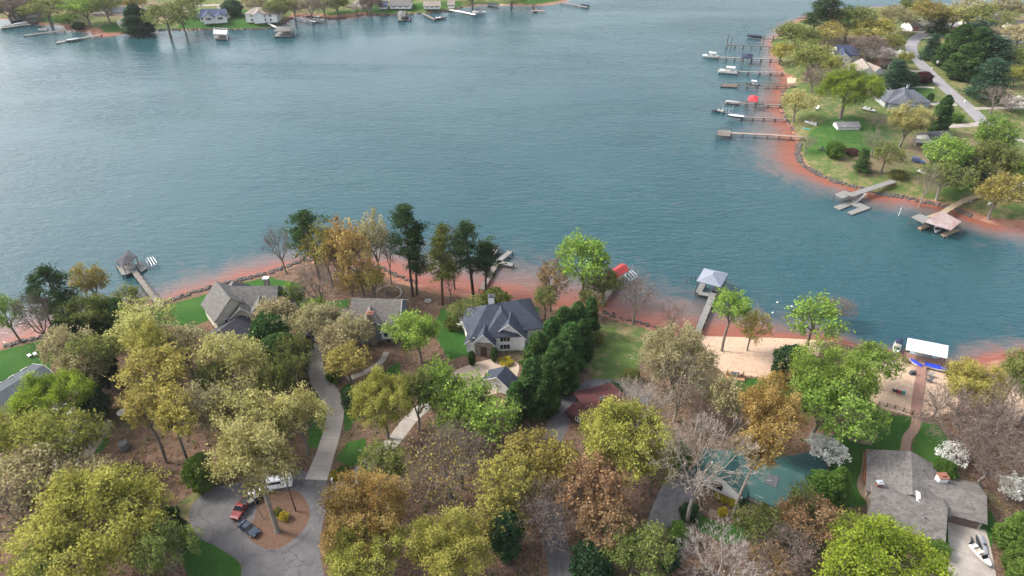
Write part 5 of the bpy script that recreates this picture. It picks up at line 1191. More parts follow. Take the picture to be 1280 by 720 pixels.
def canopy(parent, corners, z, rise, mat, kind="hip", post=True, zb=.2, ov=.4, pm_=None, r=.12, name="roof"):
    """roof over four ground corners (in order) at eave height z"""
    c = [V2(q) for q in corners]; cen = sum(c, Vector((0, 0)))/4
    e = [cen+(q-cen)*(1+ov/max((q-cen).length, .1)) for q in c]
    m = MB()
    if kind == "hip":
        l01, l12 = (e[1]-e[0]).length, (e[2]-e[1]).length
        if l01 >= l12: ra, rb = (e[0]+e[3])/2, (e[1]+e[2])/2; inset = l12/2*.9
        else: ra, rb = (e[0]+e[1])/2, (e[2]+e[3])/2; inset = l01/2*.9
        t = (rb-ra).normalized(); ra, rb = ra+t*inset, rb-t*inset
        if l01 >= l12: fs = [(e[0], e[1], rb, ra), (e[2], e[3], ra, rb)], [(e[1], e[2], rb), (e[3], e[0], ra)]
        else: fs = [(e[1], e[2], rb, ra), (e[3], e[0], ra, rb)], [(e[0], e[1], ra), (e[2], e[3], rb)]
        for q in fs[0]: m.slab([W3(q[0], z), W3(q[1], z), W3(q[2], z+rise), W3(q[3], z+rise)], .12)
        for q in fs[1]: m.slab([W3(q[0], z), W3(q[1], z), W3(q[2], z+rise)], .12)
    elif kind == "gable":
        ra, rb = (e[0]+e[3])/2, (e[1]+e[2])/2
        m.slab([W3(e[0], z), W3(e[1], z), W3(rb, z+rise), W3(ra, z+rise)], .12); m.slab([W3(e[2], z), W3(e[3], z), W3(ra, z+rise), W3(rb, z+rise)], .12)
    else:
        m.slab([W3(e[0], z), W3(e[1], z), W3(e[2], z+rise), W3(e[3], z+rise)], .14)
    o = m.build(name, mat, parent)
    if post:
        for i, q in enumerate(c):
            zz = z+(rise if kind == "flat" and i >= 2 else 0)
            MB().tube((q.x, q.y, -1.5 if zb < .5 else zb), (q.x, q.y, zz-.05), r, r, 6).build("roof_post", pm_ or postwood, parent)
    return o
def pier(label, line_px, wd, deckm=None, z=1.3, step=4.0, name="pier", cat="dock", group=None, railm=None, r=.15, up=.1):
    ln = [P(a, b, z) for a, b in line_px]
    d = thing(name, label, cat, (ln[0][0], ln[0][1], 0), group)
    m = MB(); plank_run(m, ln, wd, z); m.build("deck", deckm or greydeck, d)
    piles(d, ln, wd, z, step, r=r, up=up)
    if railm:
        q = MB()
        for i in range(len(ln)-1):
            a, b = V2(ln[i]), V2(ln[i+1]); t = (b-a).normalized(); n = Vector((-t.y, t.x))*(wd/2-.05)
            for sg in (1, -1):
                q.tube(W3(a+n*sg, z+1.0), W3(b+n*sg, z+1.0), .05, n=4)
                L = (b-a).length
                for k in range(int(L/2)+1): q.tube(W3(a+n*sg+t*2*k, z), W3(a+n*sg+t*2*k, z+1.0), .04, n=4)
        q.build("railing", railm, d)
    return d
def platform(d, poly_px, z, mat, name="platform", th=.25, post=True):
    pw = [P(a, b, z) for a, b in poly_px]
    MB().prism(pw, z-th, z).build(name, mat, d)
    if post:
        for q in pw: MB().tube((q[0], q[1], -2), (q[0], q[1], z+.15), .14, .14, 6).build("post", postwood, d)
# ---- boats
def hull(L, Wd, H, z0=0.0, bow=.35):
    """local boat hull pointing along +x"""
    st = []
    for f, w_, k in ((-.5, .92, 0), (-.2, 1, 0), (.12, .98, .02), (.32, .74, .10), (.44, .40, .2), (.5, .05, .3)):
        x = f*L; hw = Wd/2*w_; b = z0+H*k*1.3
        st.append([(x, -hw*.12, b), (x, -hw*.8, b+H*.28), (x, -hw, z0+H*(1+k*.5)), (x, -hw*.86, z0+H*(1+k*.5)), (x, hw*.86, z0+H*(1+k*.5)), (x, hw, z0+H*(1+k*.5)), (x, hw*.8, b+H*.28), (x, hw*.12, b)])
    return st
def boat(label, px, face_px, L, kind="runabout", hullm=None, z=0.0, canopy_m=None, group=None, name="motorboat", cat="boat", ground=False):
    if ground: g = G(*px); loc = Vector((g.x, g.y, g.z+.25)); f = G(*face_px).to_2d()
    else: loc = W3(P(*px, z), z); f = V2(P(*face_px, z))
    d = f-loc.to_2d(); rz = math.atan2(d.y, d.x); hm = hullm or gel
    b = thing(name, label, cat, loc, group); Wd = L*.36; H = max(.7, L*.13)
    T = lambda mb: mb.xf(loc, rz)
    if kind == "pontoon":
        for sg in (-1, 1):
            T(MB().tube((-L*.48, sg*Wd*.34, .15), (L*.42, sg*Wd*.34, .15), .3, .3, 10).tube((L*.42, sg*Wd*.34, .15), (L*.5, sg*Wd*.34, .25), .3, .06, 10)).build("pontoon", metal, b)
        T(MB().box((0, 0, .55), (L*.94, Wd, .14))).build("deck", vinyl, b)
        q = MB()
        for sg in (-1, 1): q.box((0, sg*Wd*.48, .98), (L*.88, .06, .72))
        q.box((-L*.46, 0, .98), (.06, Wd*.9, .72)).box((L*.44, 0, .98), (.06, Wd*.9, .72)); T(q).build("side_fence", hm, b)
        T(MB().box((L*.30, Wd*.28, .85), (L*.24, Wd*.3, .5)).box((L*.30, -Wd*.28, .85), (L*.24, Wd*.3, .5)).box((-L*.34, 0, .85), (L*.12, Wd*.8, .5))).build("seat", gel, b)
        T(MB().box((-L*.02, Wd*.24, 1.05), (.6, .7, .9), taper=.8)).build("console", hm, b)
        T(MB().box((-L*.5, 0, .7), (.5, .4, .9), taper=.7)).build("outboard_motor", black, b)
    else:
        T(MB().loft(hull(L, Wd, H))).build("hull", hm, b)
        if kind == "covered":
            st = []
            for f_, w_, k in ((-.49, .84, .05), (-.2, .92, .35), (.1, .88, .5), (.3, .64, .4), (.45, .3, .25)):
                x = f_*L; hw = Wd/2*w_; zt = H*1.05
                st.append([(x, -hw, zt), (x, -hw*.5, zt+k*.7), (x, 0, zt+k), (x, hw*.5, zt+k*.7), (x, hw, zt)])
            T(MB().loft(st)).build("cover", canopy_m or blue_c, b)
        else:
            T(MB().box((-L*.12, 0, H+.015), (L*.5, Wd*.66, .05))).build("cockpit_floor", vinyl, b)
            T(MB().box((-L*.34, 0, H+.25), (L*.10, Wd*.6, .5)).box((-L*.05, Wd*.2, H+.25), (L*.09, Wd*.24, .55)).box((-L*.05, -Wd*.2, H+.25), (L*.09, Wd*.24, .55))).build("seat", gel, b)
            T(MB().slab([(L*.10, -Wd*.4, H+.62), (L*.10, Wd*.4, H+.62), (L*.2, Wd*.36, H+.12), (L*.2, -Wd*.36, H+.12)], .05)).build("windshield", glass, b)
            T(MB().box((-L*.52, 0, H*.8), (.5, .45, 1.1), taper=.7)).build("outboard_motor", black, b)
    if canopy_m and kind != "covered":
        q = MB(); zt = H+1.9
        rings = []
        for x in (-L*.30, -L*.1, L*.12):
            rings.append([(x, -Wd*.44, zt-.2), (x, -Wd*.25, zt), (x, Wd*.25, zt), (x, Wd*.44, zt-.2), (x, Wd*.44, zt-.25), (x, 0, zt-.1), (x, -Wd*.44, zt-.25)])
        T(q.loft(rings)).build("bimini_top", canopy_m, b)
        q = MB()
        for sg in (-1, 1):
            for x in (-L*.28, L*.1): q.tube((x*.6, sg*Wd*.42, H), (x, sg*Wd*.43, zt-.2), .03, n=4)
        T(q).build("bimini_frame", metal, b)
    return b
def lift(label, poly_px, z=.9, group=None):
    c = [V2(P(a, b, z)) for a, b in poly_px]; d = thing("boat_lift", label, "boat lift", (c[0].x, c[0].y, 0), group)
    for q in c: MB().tube((q.x, q.y, -2), (q.x, q.y, z+2.0), .10, .10, 6).build("post", metal, d)
    m = MB()
    for i in range(4): m.tube(W3(c[i], z), W3(c[(i+1) % 4], z), .09, n=5)
    m.tube(W3((c[0]*2+c[1])/3, z+.15), W3((c[3]*2+c[2])/3, z+.15), .10, n=5).tube(W3((c[0]+c[1]*2)/3, z+.15), W3((c[3]+c[2]*2)/3, z+.15), .10, n=5)
    m.build("cradle", metal, d); return d
# ---- dock with hipped roof in the west
d = pier("long walkway dock with hipped charcoal boat roof in the glittering western bay", [(202,384),(168,339)], 1.7, deckwood, 1.3, 4)
platform(d, [(145,332),(153,344),(164,341),(158,335)], 1.25, greydeck); platform(d, [(150,333),(158,336),(168,333),(166,340),(162,341)], 1.22, greydeck, post=False)
canopy(d, [P(a, b, 3.6) for a, b in ((146,326),(160,313),(170,321),(154,333))], 3.6, .75, rf_dark)
r_ = MB(); a_, b_ = V2(P(204,382,2.3)), V2(P(171,337,2.3)); r_.tube(W3(a_, 2.3), W3(b_, 2.3), .05, n=4)
for k in range(10): q = a_.lerp(b_, k/9); r_.tube(W3(q, 1.2), W3(q, 2.3), .05, n=4)
r_.build("railing", black, d)
boat("cream-covered boat on the lift under the charcoal hipped dock roof", (160,332), (153,323), 6.5, "covered", z=.7, canopy_m=vinyl)
fl = thing("floating_platform", "square pale floating platform moored beside the charcoal-roofed dock", "float", W3(P(177,333,.4), 0)); m = MB(); m.prism([P(a, b, .55) for a, b in ((168,329),(175,325),(184,335),(176,340))], .2, .55); m.build("deck", greydeck, fl)
m = MB(); m.prism([P(a, b, .2) for a, b in ((169,330),(175,326),(183,335),(176,339))], -.3, .2); m.build("float_drum", black, fl)
lift("empty metal boat lift with four tall posts beside the floating platform", [(182,324),(191,321),(197,330),(187,334)])
# ---- grey dock behind the pines
d = pier("weathered T-shaped dock half hidden by the broad pine", [(602,362),(620,330),(624,327)], 1.5, deckwood, 1.2, 4)
for q in ([(622,327),(638,314)], [(622,327),(641,331)]):
    m = MB(); plank_run(m, [P(a, b, 1.2) for a, b in q], 1.6, 1.21); m.build("finger_deck", greydeck, d); piles(d, [P(a, b, 1.2) for a, b in q], 1.6, 1.2, 4)
boat("dark runabout with black bimini on the dock behind the broad pine", (619,316), (629,305), 6.5, "runabout", darkhull, z=.4, canopy_m=black)
# ---- red-roofed boathouse
cs = [P(a, b, 4.0) for a, b in ((752,346),(776,330),(785,338),(762,353))]
d = thing("boathouse", "open boathouse with red gable roof behind the tall green tree", "boathouse", (*cs[0], 0)); canopy(d, cs, 4.0, 1.0, red_c if False else pm("red metal roof", (.30,.035,.033), .55, .15, .8), "gable")
m = MB(); plank_run(m, [P(a, b, 1.2) for a, b in ((752,378),(763,362),(776,346))], 1.8, 1.2); m.build("deck", deckwood, d); piles(d, [P(a, b, 1.2) for a, b in ((752,378),(763,362),(776,346))], 1.8, 1.2, 4)
lift("white metal boat lift beside the red boathouse", [(781,343),(790,338),(797,345),(788,351)])
# ---- pavilion dock
d = pier("dock with square blue-grey pavilion roof and U-shaped deck off the sand", [(871,417),(882,390),(893,364)], 1.7, greydeck, 1.4, 3.5)
for q in ([(893,364),(890,369),(873,366)], [(873,366),(879,354)], [(893,366),(904,348)]):
    m = MB(); plank_run(m, [P(a, b, 1.4) for a, b in q], 1.6, 1.405); m.build("side_deck", greydeck, d); piles(d, [P(a, b, 1.4) for a, b in q], 1.5, 1.4, 4)
canopy(d, [P(a, b, 4.4) for a, b in ((881,336),(909,342),(900,358),(872,351))], 4.4, 1.5, bluegrey_rf)
for sx in (0, 6, 11): 
    q = P(858+sx, 350-sx*.4, 1); pl = thing("mooring_post", "old mooring post standing in the water beside the pavilion dock", "post", (q[0], q[1], 0), "old posts by the pavilion dock"); MB().tube((q[0], q[1], -2), (q[0]+.1, q[1], 1.4), .13, .1, 6).build("shaft", postwood, pl)
# ---- white-roofed dock and brown boardwalk
ribbon("boardwalk_path", [(1144,523),(1146,505),(1149,485),(1152,458)], 2.3, brownwood, .16)
d = pier("red-brown boardwalk dock with sloped white boat roof at the end", [(1151,466),(1153,452)], 2.2, brownwood, 1.5, 3)
platform(d, [(1131,440),(1184,449),(1181,459),(1128,450)], 1.45, brownwood)
canopy(d, [P(a, b, 4.6) for a, b in ((1134,437),(1182,447),(1183,434),(1136,425))], 4.6, .5, pale_rf, "flat")
boat("teal-striped runabout under the sloped white boat roof", (1155,446), (1180,452), 7.0, "runabout", pm("grey green hull", (.25,.33,.36), .3, .1, 1, spec=.5), z=.6)
boat("bright blue covered boat on the lift east of the brown boardwalk", (1169,461), (1184,465), 5.2, "covered", gel, z=.8, canopy_m=blue_c)
boat("short blue covered watercraft west of the brown boardwalk", (1144,456), (1137,452), 3.4, "covered", gel, z=.8, canopy_m=blue_c)
boat("white-rimmed boat with navy bimini beside the white boat roof", (1120,437), (1117,445), 5.2, "runabout", gel, z=.1, canopy_m=navy)
# ---- U-shaped float on the peninsula
d = pier("grey pier with raised end platform and U-shaped float below", [(1117,226),(1062,244)], 2.4, greydeck, 2.75, 4.5, r=.12)
platform(d, [(1043,243),(1055,238),(1066,242),(1054,248)], 2.77, greydeck, "end_platform")
m = MB(); a_, b_ = V2(P(1081,241,2.7)), V2(P(1067,253,.6)); t = (b_-a_).normalized(); n = Vector((-t.y, t.x))*.9
m.slab([W3(a_+n, 2.7), W3(a_-n, 2.7), W3(b_-n, .6), W3(b_+n, .6)], .15); m.build("gangway", greydeck, d)
fl = thing("floating_dock", "grey U-shaped floating dock below the raised pier platform", "float", W3(P(1065,258,.5), 0))
for q, nm in (([(1042,258),(1050,262),(1070,254),(1063,251)], "float_arm"), ([(1066,250),(1088,259),(1082,262),(1059,254)], "float_link"), ([(1059,265),(1066,268),(1088,260),(1080,257)], "float_arm")):
    MB().prism([P(a, b, .5) for a, b in q], .1, .5+(.006 if nm == "float_link" else 0)).build(nm, greydeck, fl)
    cx = sum(a for a, b in q)/4; cy = sum(b for a, b in q)/4
    MB().prism([P(cx+(a-cx)*.93, cy+(b-cy)*.9, .1) for a, b in q], -.3, .1).build("float_drum", black, fl)
# ---- rusty roof dock
d = pier("curved tan boardwalk dock ending under a rusty patched metal roof", [(1236,243),(1222,245),(1208,249),(1192,257),(1178,266),(1160,272)], 2.0, tanwood, 2.85, 4)
platform(d, [(1139,271),(1150,267),(1162,272),(1155,279)], 3.4, greydeck, "upper_deck")
canopy(d, [P(a, b, 3.6) for a, b in ((1156,277),(1188,287),(1200,278),(1178,266))], 3.6, .35, rust_rf, "flat", r=.15)
platform(d, [(1176,292),(1196,285),(1200,288),(1180,296)], .6, tanwood, "finger_deck"); platform(d, [(1147,284),(1158,280),(1162,283),(1151,287)], .6, tanwood, "finger_deck")
boat("white runabout moored under the rusty dock roof", (1171,288), (1168,294), 5.4, "runabout", gel, z=.1)
q = P(1123,270,0); pl = thing("channel_marker", "slender white marker post standing in the water between the two near docks of the peninsula", "marker", (q[0], q[1], 0)); MB().tube((q[0], q[1], -2), (q[0], q[1], 3.2), .11, .09, 8).build("shaft", white, pl); MB().box((q[0], q[1]-.1, 2.6), (.5, .06, .5)).build("sign_panel", white, pl)
q = P(1134,266,0); pl = thing("mooring_post", "thin dark post in the red shallows beside the white marker", "post", (q[0], q[1], 0)); MB().tube((q[0], q[1], -2), (q[0], q[1], 1.6), .1, .08, 6).build("shaft", postwood, pl)
# ---- the row of piers
d = pier("longest pinkish-grey pier with railed square platform, southernmost of the row", [(1004,171),(960,168),(914,166)], 1.6, pinkwood, 1.8, 4.2)
platform(d, [(896,169),(913,170),(914,163),(898,162)], 1.8, deckwood)
cs = [V2(P(a, b, 1.8)) for a, b in ((896,169),(913,170),(914,163),(898,162))]; r_ = MB()
for i in range(4):
    if i != 1: r_.tube(W3(cs[i], 2.9), W3(cs[(i+1) % 4], 2.9), .07, n=4); r_.tube(W3(cs[i], 2.4), W3(cs[(i+1) % 4], 2.4), .05, n=4)
    r_.tube(W3(cs[i], 1.8), W3(cs[i], 3.0), .09, n=4)
r_.build("railing", postwood, d)
d = pier("dark pier with a grey canvas-covered boat, second from the south of the row", [(984,148),(955,147),(928,146)], 1.3, deckwood, 1.5, 4.2, r=.24)
boat("long grey boat with pale cover on the second pier's lift", (919,147), (909,146), 7.5, "covered", darkhull, z=.9, canopy_m=pm("pale canvas", (.45,.47,.5), .8, .1, 1))
boat("black low boat moored beyond the second pier's end", (897,140), (890,139), 6, "runabout", darkhull, z=.1); lift("white boat lift frame beside the black low boat", [(902,140),(915,141),(916,136),(904,135)])
d = pier("dark railed pier carrying a red canopy over its boat slip", [(976,131),(945,130),(908,127)], 1.5, deckwood, 1.5, 4.2, railm=postwood)
canopy(d, [P(a, b, 4.4) for a, b in ((935,126),(946,127),(948,121),(937,120))], 4.4, 1.0, red_c, "hip", name="canopy_roof"); platform(d, [(906,128),(924,130),(925,127),(908,125)], .6, pale_rf, "float")
d = pier("dark pier with a small boat on a lift, between red canopy and white pontoon boat", [(994,107),(960,107),(922,106)], 1.4, postwood, 1.5, 4.2, railm=postwood)
platform(d, [(901,108),(921,109),(922,105),(902,104)], .6, postwood, "float"); boat("small boat with white top on the dark pier's lift", (940,107), (932,106), 6, "runabout", darkhull, z=1.0, canopy_m=pale_rf)
d = pier("grey pier on stout piles ending at the white pontoon boat", [(978,90),(950,90),(922,89)], 1.6, greydeck, 1.7, 4.2, r=.24)
boat("big white pontoon boat at the end of the grey pier on stout piles", (910,91), (899,90), 10.5, "pontoon", gel, z=.3, canopy_m=gel)
d = pier("pale pier with a navy canvas boat canopy halfway along", [(976,74),(940,73),(898,71)], 1.6, greydeck, 1.7, 4.2, r=.24)
canopy(d, [P(a, b, 4.2) for a, b in ((927,72),(940,73),(941,68),(928,67))], 4.2, 1.0, navy, "hip", name="canopy_roof")
boat("white cabin boat at the end of the navy-canopied pier", (888,72), (878,71), 9, "runabout", gel, z=.1, canopy_m=gel)
d = pier("bare dark pier with tall posts at its end, north of the navy canopy", [(974,59),(940,57),(909,56)], 1.3, postwood, 1.8, 4.2, r=.18)
for q in ((908,58),(914,57),(909,54)): MB().tube(W3(P(*q, 0), -2), W3(P(*q, 0), 5.0), .2, .18, 6).build("tall_post", postwood, d)
d = pier("northernmost thin pier of the row beside the peninsula's tip", [(978,49),(955,48)], 1.2, postwood, 1.6, 4, r=.2, up=1.6)
boat("dark boat with a covered bow moored at the northernmost pier", (943,47), (933,46), 9, "covered", darkhull, z=.2, canopy_m=navy)
# ---- far shore docks
d = pier("far long pale dock with separate end float by the red cove", [(126,43),(98,48),(87,50)], 2.2, greydeck, 1.2, 6, r=.2); platform(d, [(70,54),(82,52),(82,50),(71,52)], .7, greydeck, "float")
boat("boat tied along the far long pale dock", (93,51), (100,50), 8, "covered", darkhull, z=.1, canopy_m=pm("grey canvas", (.35,.38,.42), .8, .1, 1))
d = pier("far low dark dock ending in a bent float off the sand spit", [(80,38),(55,41),(30,44)], 2.0, deckwood, .9, 6, r=.2); boat("small white boat on the far low dark dock", (54,38), (49,38), 6, "runabout", gel, z=.6)
d = pier("far dock running off the frame edge with two white floats", [(38,30),(22,32),(-6,36)], 2.2, greydeck, 1.0, 6, r=.2); boat("white covered boat on the far dock at the frame edge", (26,31), (20,32), 8, "covered", gel, z=.4, canopy_m=gel); boat("white pontoon boat moored at the frame edge of the far shore", (10,34), (3,35), 8, "pontoon", gel, z=.2)
for cs, rm, lb, zz in (([(10,19),(24,17),(27,13),(13,14)], pm("faded orange roof", (.45,.24,.16), .7, .15, .8), "far open boat shed with a faded orange roof in the corner inlet", 4.4), ([(33,22),(46,21),(48,18),(36,19)], greydeck, "far low boat shed with grey roof beside the sand spit", 3.6), ([(342,39),(362,39),(366,34),(348,33)], rf_grey, "far covered dock with wide grey roof below the white two-storey house", 3.8), ([(267,42),(283,43),(284,38),(268,37)], pale_rf, "far white boathouse with flat sun deck below the navy-roofed house", 3.6), ([(497,20),(506,20),(508,14),(498,14)], rf_grey, "far small grey-roofed dock on the broad lawn's wall", 3.4)):
    c = [P(a, b, zz) for a, b in cs]; d = thing("boathouse", lb, "boathouse", (*c[0], 0)); canopy(d, c, zz, .8 if rm is not pale_rf else .05, rm, "hip" if rm is not pale_rf else "flat", r=.25, pm_=white if rm is pale_rf else None)
    pw = [P(a, b-0, .9) for a, b in cs]; cx = sum(p[0] for p in c)/4; cy = sum(p[1] for p in c)/4
    MB().prism([(cx+(x-cx)*1.08, cy+(y-cy)*1.08) for x, y in c], .5, .9).build("deck", greydeck, d)
    if rm is pale_rf:
        r_ = MB()
        for i in range(4):
            a_, b_ = V2(c[i]), V2(c[(i+1) % 4]); r_.tube(W3(a_, zz+1.1), W3(b_, zz+1.1), .1, n=4)
            for k in range(4): q = a_.lerp(b_, k/4); r_.tube(W3(q, zz), W3(q, zz+1.1), .08, n=4)
        r_.build("railing", white, d)
boat("boat parked inside the far corner boat shed", (17,20), (10,21), 7, "runabout", gel, z=.6); boat("dark boat under the far wide grey dock roof", (356,40), (347,39), 8, "runabout", darkhull, z=.4)
pier("far white gangway leading to the wide grey dock roof", [(330,26),(345,34)], 1.4, white, 1.6, 6, r=.15); pier("far pale gangway crossing the red clay bank", [(367,21),(394,27)], 1.6, white, 1.3, 6, r=.15)
boat("white boat with white top at the far pale gangway", (398,26), (408,26), 8, "runabout", gel, z=.3, canopy_m=gel)
boat("dark pontoon at the far small grey-roofed dock", (508,25), (500,24), 7, "pontoon", darkhull, z=.2)
pier("far brown dock slanting from the lawn's wall", [(528,16),(537,21),(543,24)], 1.8, deckwood, 1.2, 6, r=.2); boat("black bass boat beside the far slanting brown dock", (551,24), (560,23), 8, "runabout", darkhull, z=.1)
pier("far bright white dock below the long white house", [(562,12),(580,15),(594,18)], 2.2, white, 1.3, 6, r=.2); boat("white boat with dark top at the far bright white dock", (599,17), (608,17), 9, "runabout", gel, z=.2, canopy_m=navy); boat("blue and white boat beached by the far sandy bank", (617,7), (625,8), 9, "covered", gel, z=.3, canopy_m=navy)
d = pier("far T-shaped brown dock past the sandy bank", [(667,5),(670,13)], 1.8, deckwood, 1.1, 6, r=.2); m = MB(); plank_run(m, [P(664,13.5,1.1), P(681,13,1.1)], 2.2, 1.11); m.build("end_deck", pinkwood, d)
pier("farthest grey dock at the far point's end", [(702,3),(720,6),(734,9)], 2.0, greydeck, 1.1, 6, r=.2); boat("dark boat tied to the farthest grey dock", (732,8), (738,9), 7, "covered", darkhull, z=.1, canopy_m=navy)
# ---- cars
def car(label, px, face_px, kind, paint, cat="car", name=None):
    g = G(*px); f = G(*face_px).to_2d(); d = f-g.to_2d(); rz = math.atan2(d.y, d.x)
    r = thing(name or "parked_car", label, cat, g); T = lambda mb: mb.xf((g.x, g.y, g.z+.012), rz)
    L, Wd, zb, zh, zr = {"sedan": (4.7,1.85,.28,.92,1.46), "suv": (4.9,1.95,.35,1.08,1.78), "pickup": (5.7,2.0,.42,1.12,1.9), "van": (6.2,2.15,.35,1.25,2.75)}[kind]
    def ring(x, w_, z0, z1, rd=.12): return [(x, -w_*.88, z0), (x, -w_, z0+.22), (x, -w_, z1-rd), (x, -w_*.88, z1), (x, w_*.88, z1), (x, w_, z1-rd), (x, w_, z0+.22), (x, w_*.88, z0)]
    h = L/2; w_ = Wd/2
    zn = zh if kind != "van" else 1.5
    T(MB().loft([ring(-h, w_*.86, zb+.15, zh*.93), ring(-h+.18, w_*.97, zb, zh), ring(-h*.45, w_, zb, zh), ring(h*.35, w_, zb, zh), ring(h-.55, w_*.97, zb, zh*.92), ring(h-.12, w_*.9, zb+.02, zh*.82), ring(h, w_*.8, zb+.18, zh*.66)])).build("body", paint, r, smooth=False, bevel=.05)
    ca, cb, fa, fb = {"sedan": (-h*.78, h*.32, -h*.45, h*.02), "suv": (-h*.94, h*.36, -h*.84, h*.08), "pickup": (-h*.10, h*.42, -h*.02, h*.18), "van": (-h*.98, h*.80, -h*.95, h*.52)}[kind]
    def cab(x, ww, z): return [(x, -ww, z), (x, ww, z)]
    vs = [(ca, -w_*.93, zh-.02), (cb, -w_*.93, zh-.02), (cb, w_*.93, zh-.02), (ca, w_*.93, zh-.02), (fa, -w_*.76, zr-.06), (fb, -w_*.76, zr-.06), (fb, w_*.76, zr-.06), (fa, w_*.76, zr-.06)]
    T(MB().add(vs, [(0,3,2,1),(4,5,6,7),(0,1,5,4),(1,2,6,5),(2,3,7,6),(3,0,4,7)])).build("window_glass", glass if kind != "van" else paint, r)
    T(MB().loft([[(fa-.04, -w_*.76, zr-.06), (fa-.04, w_*.76, zr-.06), (fa+.1, w_*.66, zr), (fa+.1, -w_*.66, zr)], [(fb+.04, -w_*.76, zr-.06), (fb+.04, w_*.76, zr-.06), (fb-.1, w_*.66, zr), (fb-.1, -w_*.66, zr)]])).build("roof", paint, r)
    if kind == "van":
        for sg in (-1, 1): T(MB().box((h*.05, sg*w_*.86, 2.05), (2.4, .05, .62))).build("side_window", glass, r)
        T(MB().slab([(fb+.02, -w_*.7, zr-.2), (fb+.02, w_*.7, zr-.2), (cb+.05, w_*.8, zh+.15), (cb+.05, -w_*.8, zh+.15)], .04)).build("windshield", glass, r)
        T(MB().box((-h*.3, 0, zr+.12), (.7, .6, .24))).build("roof_vent", gel, r)
    else:
        q = MB()
        for sg in (-1, 1):
            for xa, xb in ((fa, ca), (fb, cb)): q.tube((xa, sg*w_*.77, zr-.06), (xb, sg*w_*.94, zh), .05, n=4)
            q.tube(((fa+fb)/2, sg*w_*.77, zr-.06), ((ca+cb)/2, sg*w_*.94, zh), .045, n=4)
        T(q).build("pillar", paint, r)
    if kind == "pickup":
        T(MB().box((-h*.55, 0, zh+.006), (h*.82, w_*1.6, .03))).build("truck_bed", black, r)
    for sx in (-.62, .62):
        for sg in (-1, 1):
            rw = .36 if kind != "sedan" else .33
            y0 = sg*(w_-.2); o = T(MB().tube((sx*h, y0, rw), (sx*h, sg*(w_+.015), rw), rw, rw, 14)).build("wheel", rubber, r)
            T(MB().tube((sx*h, sg*w_*.9, rw), (sx*h, sg*(w_+.03), rw), rw*.6, rw*.6, 10)).build("rim", metal, o, origin=g)
    for sg in (-1, 1):
        T(MB().box((h-.10, sg*w_*.62, zh*.70), (.16, .34, .16))).build("headlight", gel, r); T(MB().box((-h+.03, sg*w_*.72, zh*.8), (.10, .22, .26))).build("tail_light", red_p, r)
        T(MB().box((cb-.1, sg*(w_+.09), zh+.06), (.14, .2, .15))).build("wing_mirror", paint, r)
    return r
white_car = pm("white car paint", (.78,.78,.78), .25, .03, 1, spec=.5); red_car = pm("dark red car paint", (.17,.011,.013), .25, .06, 1, spec=.6); navy_car = pm("dark blue car paint", (.015,.03,.055), .25, .08, 1, spec=.6); blue_car = pm("blue car paint", (.03,.06,.17), .25, .08, 1, spec=.6); black_car = pm("black car paint", (.015,.016,.018), .25, .1, 1, spec=.6)
car("dark red pickup truck parked nose-out on the cul-de-sac island's edge", (303,637), (296,648), "pickup", red_car, "pickup", "pickup_truck")
car("dark navy sedan parked behind the island beside the red pickup", (312,663), (322,670), "sedan", navy_car)
car("white camper van parked along the cul-de-sac island", (347,608), (328,611), "van", white_car, "van", "camper_van")
car("small white car in front of the white camper van", (326,616), (320,618), "sedan", white_car)
g = G(318,627); tr = thing("utility_trailer", "dark loaded utility trailer hitched behind the red pickup", "trailer", g); f_ = G(303,637).to_2d()-g.to_2d(); rz = math.atan2(f_.y, f_.x); T = lambda mb: mb.xf((g.x, g.y, g.z), rz)
T(MB().box((0, 0, .6), (3.0, 1.7, .12)).box((0, .85, .8), (3.0, .05, .4)).box((0, -.85, .8), (3.0, .05, .4)).box((-1.5, 0, .8), (.05, 1.7, .4))).build("trailer_bed", black, tr); T(MB().box((.7, .2, .95), (1.0, .9, .5)).box((-.6, -.2, .85), (1.2, .8, .35))).build("load", greydeck, tr); T(MB().tube((1.5, 0, .55), (2.6, 0, .5), .06, n=5)).build("tow_bar", black, tr)
for sg in (-1, 1): T(MB().tube((0, sg*.88, .33), (0, sg*1.06, .33), .33, .33, 12)).build("wheel", rubber, tr)
car("white pickup on the worn drive under the vivid lime oak", (82,514), (95,519), "pickup", white_car, "pickup", "pickup_truck")
car("white car half hidden under the pale yellow tree below the garage wing", (272,472), (262,468), "sedan", white_car); car("dark car at the very top of the curved concrete driveway", (392,424), (399,428), "sedan", navy_car)
car("dark blue station wagon parked on the peninsula lawn", (1147,203), (1160,206), "suv", blue_car); car("black car parked beneath the tall pale trunk on the peninsula", (1236,205), (1228,204), "sedan", black_car); car("white car at the frame edge behind the curved boardwalk", (1276,233), (1266,231), "sedan", white_car)
car("red car parked beside the grey hip-roofed house", (1112,109), (1104,110), "sedan", red_car); car("white car parked in front of the red one by the grey hip roof", (1110,114), (1102,115), "sedan", white_car)
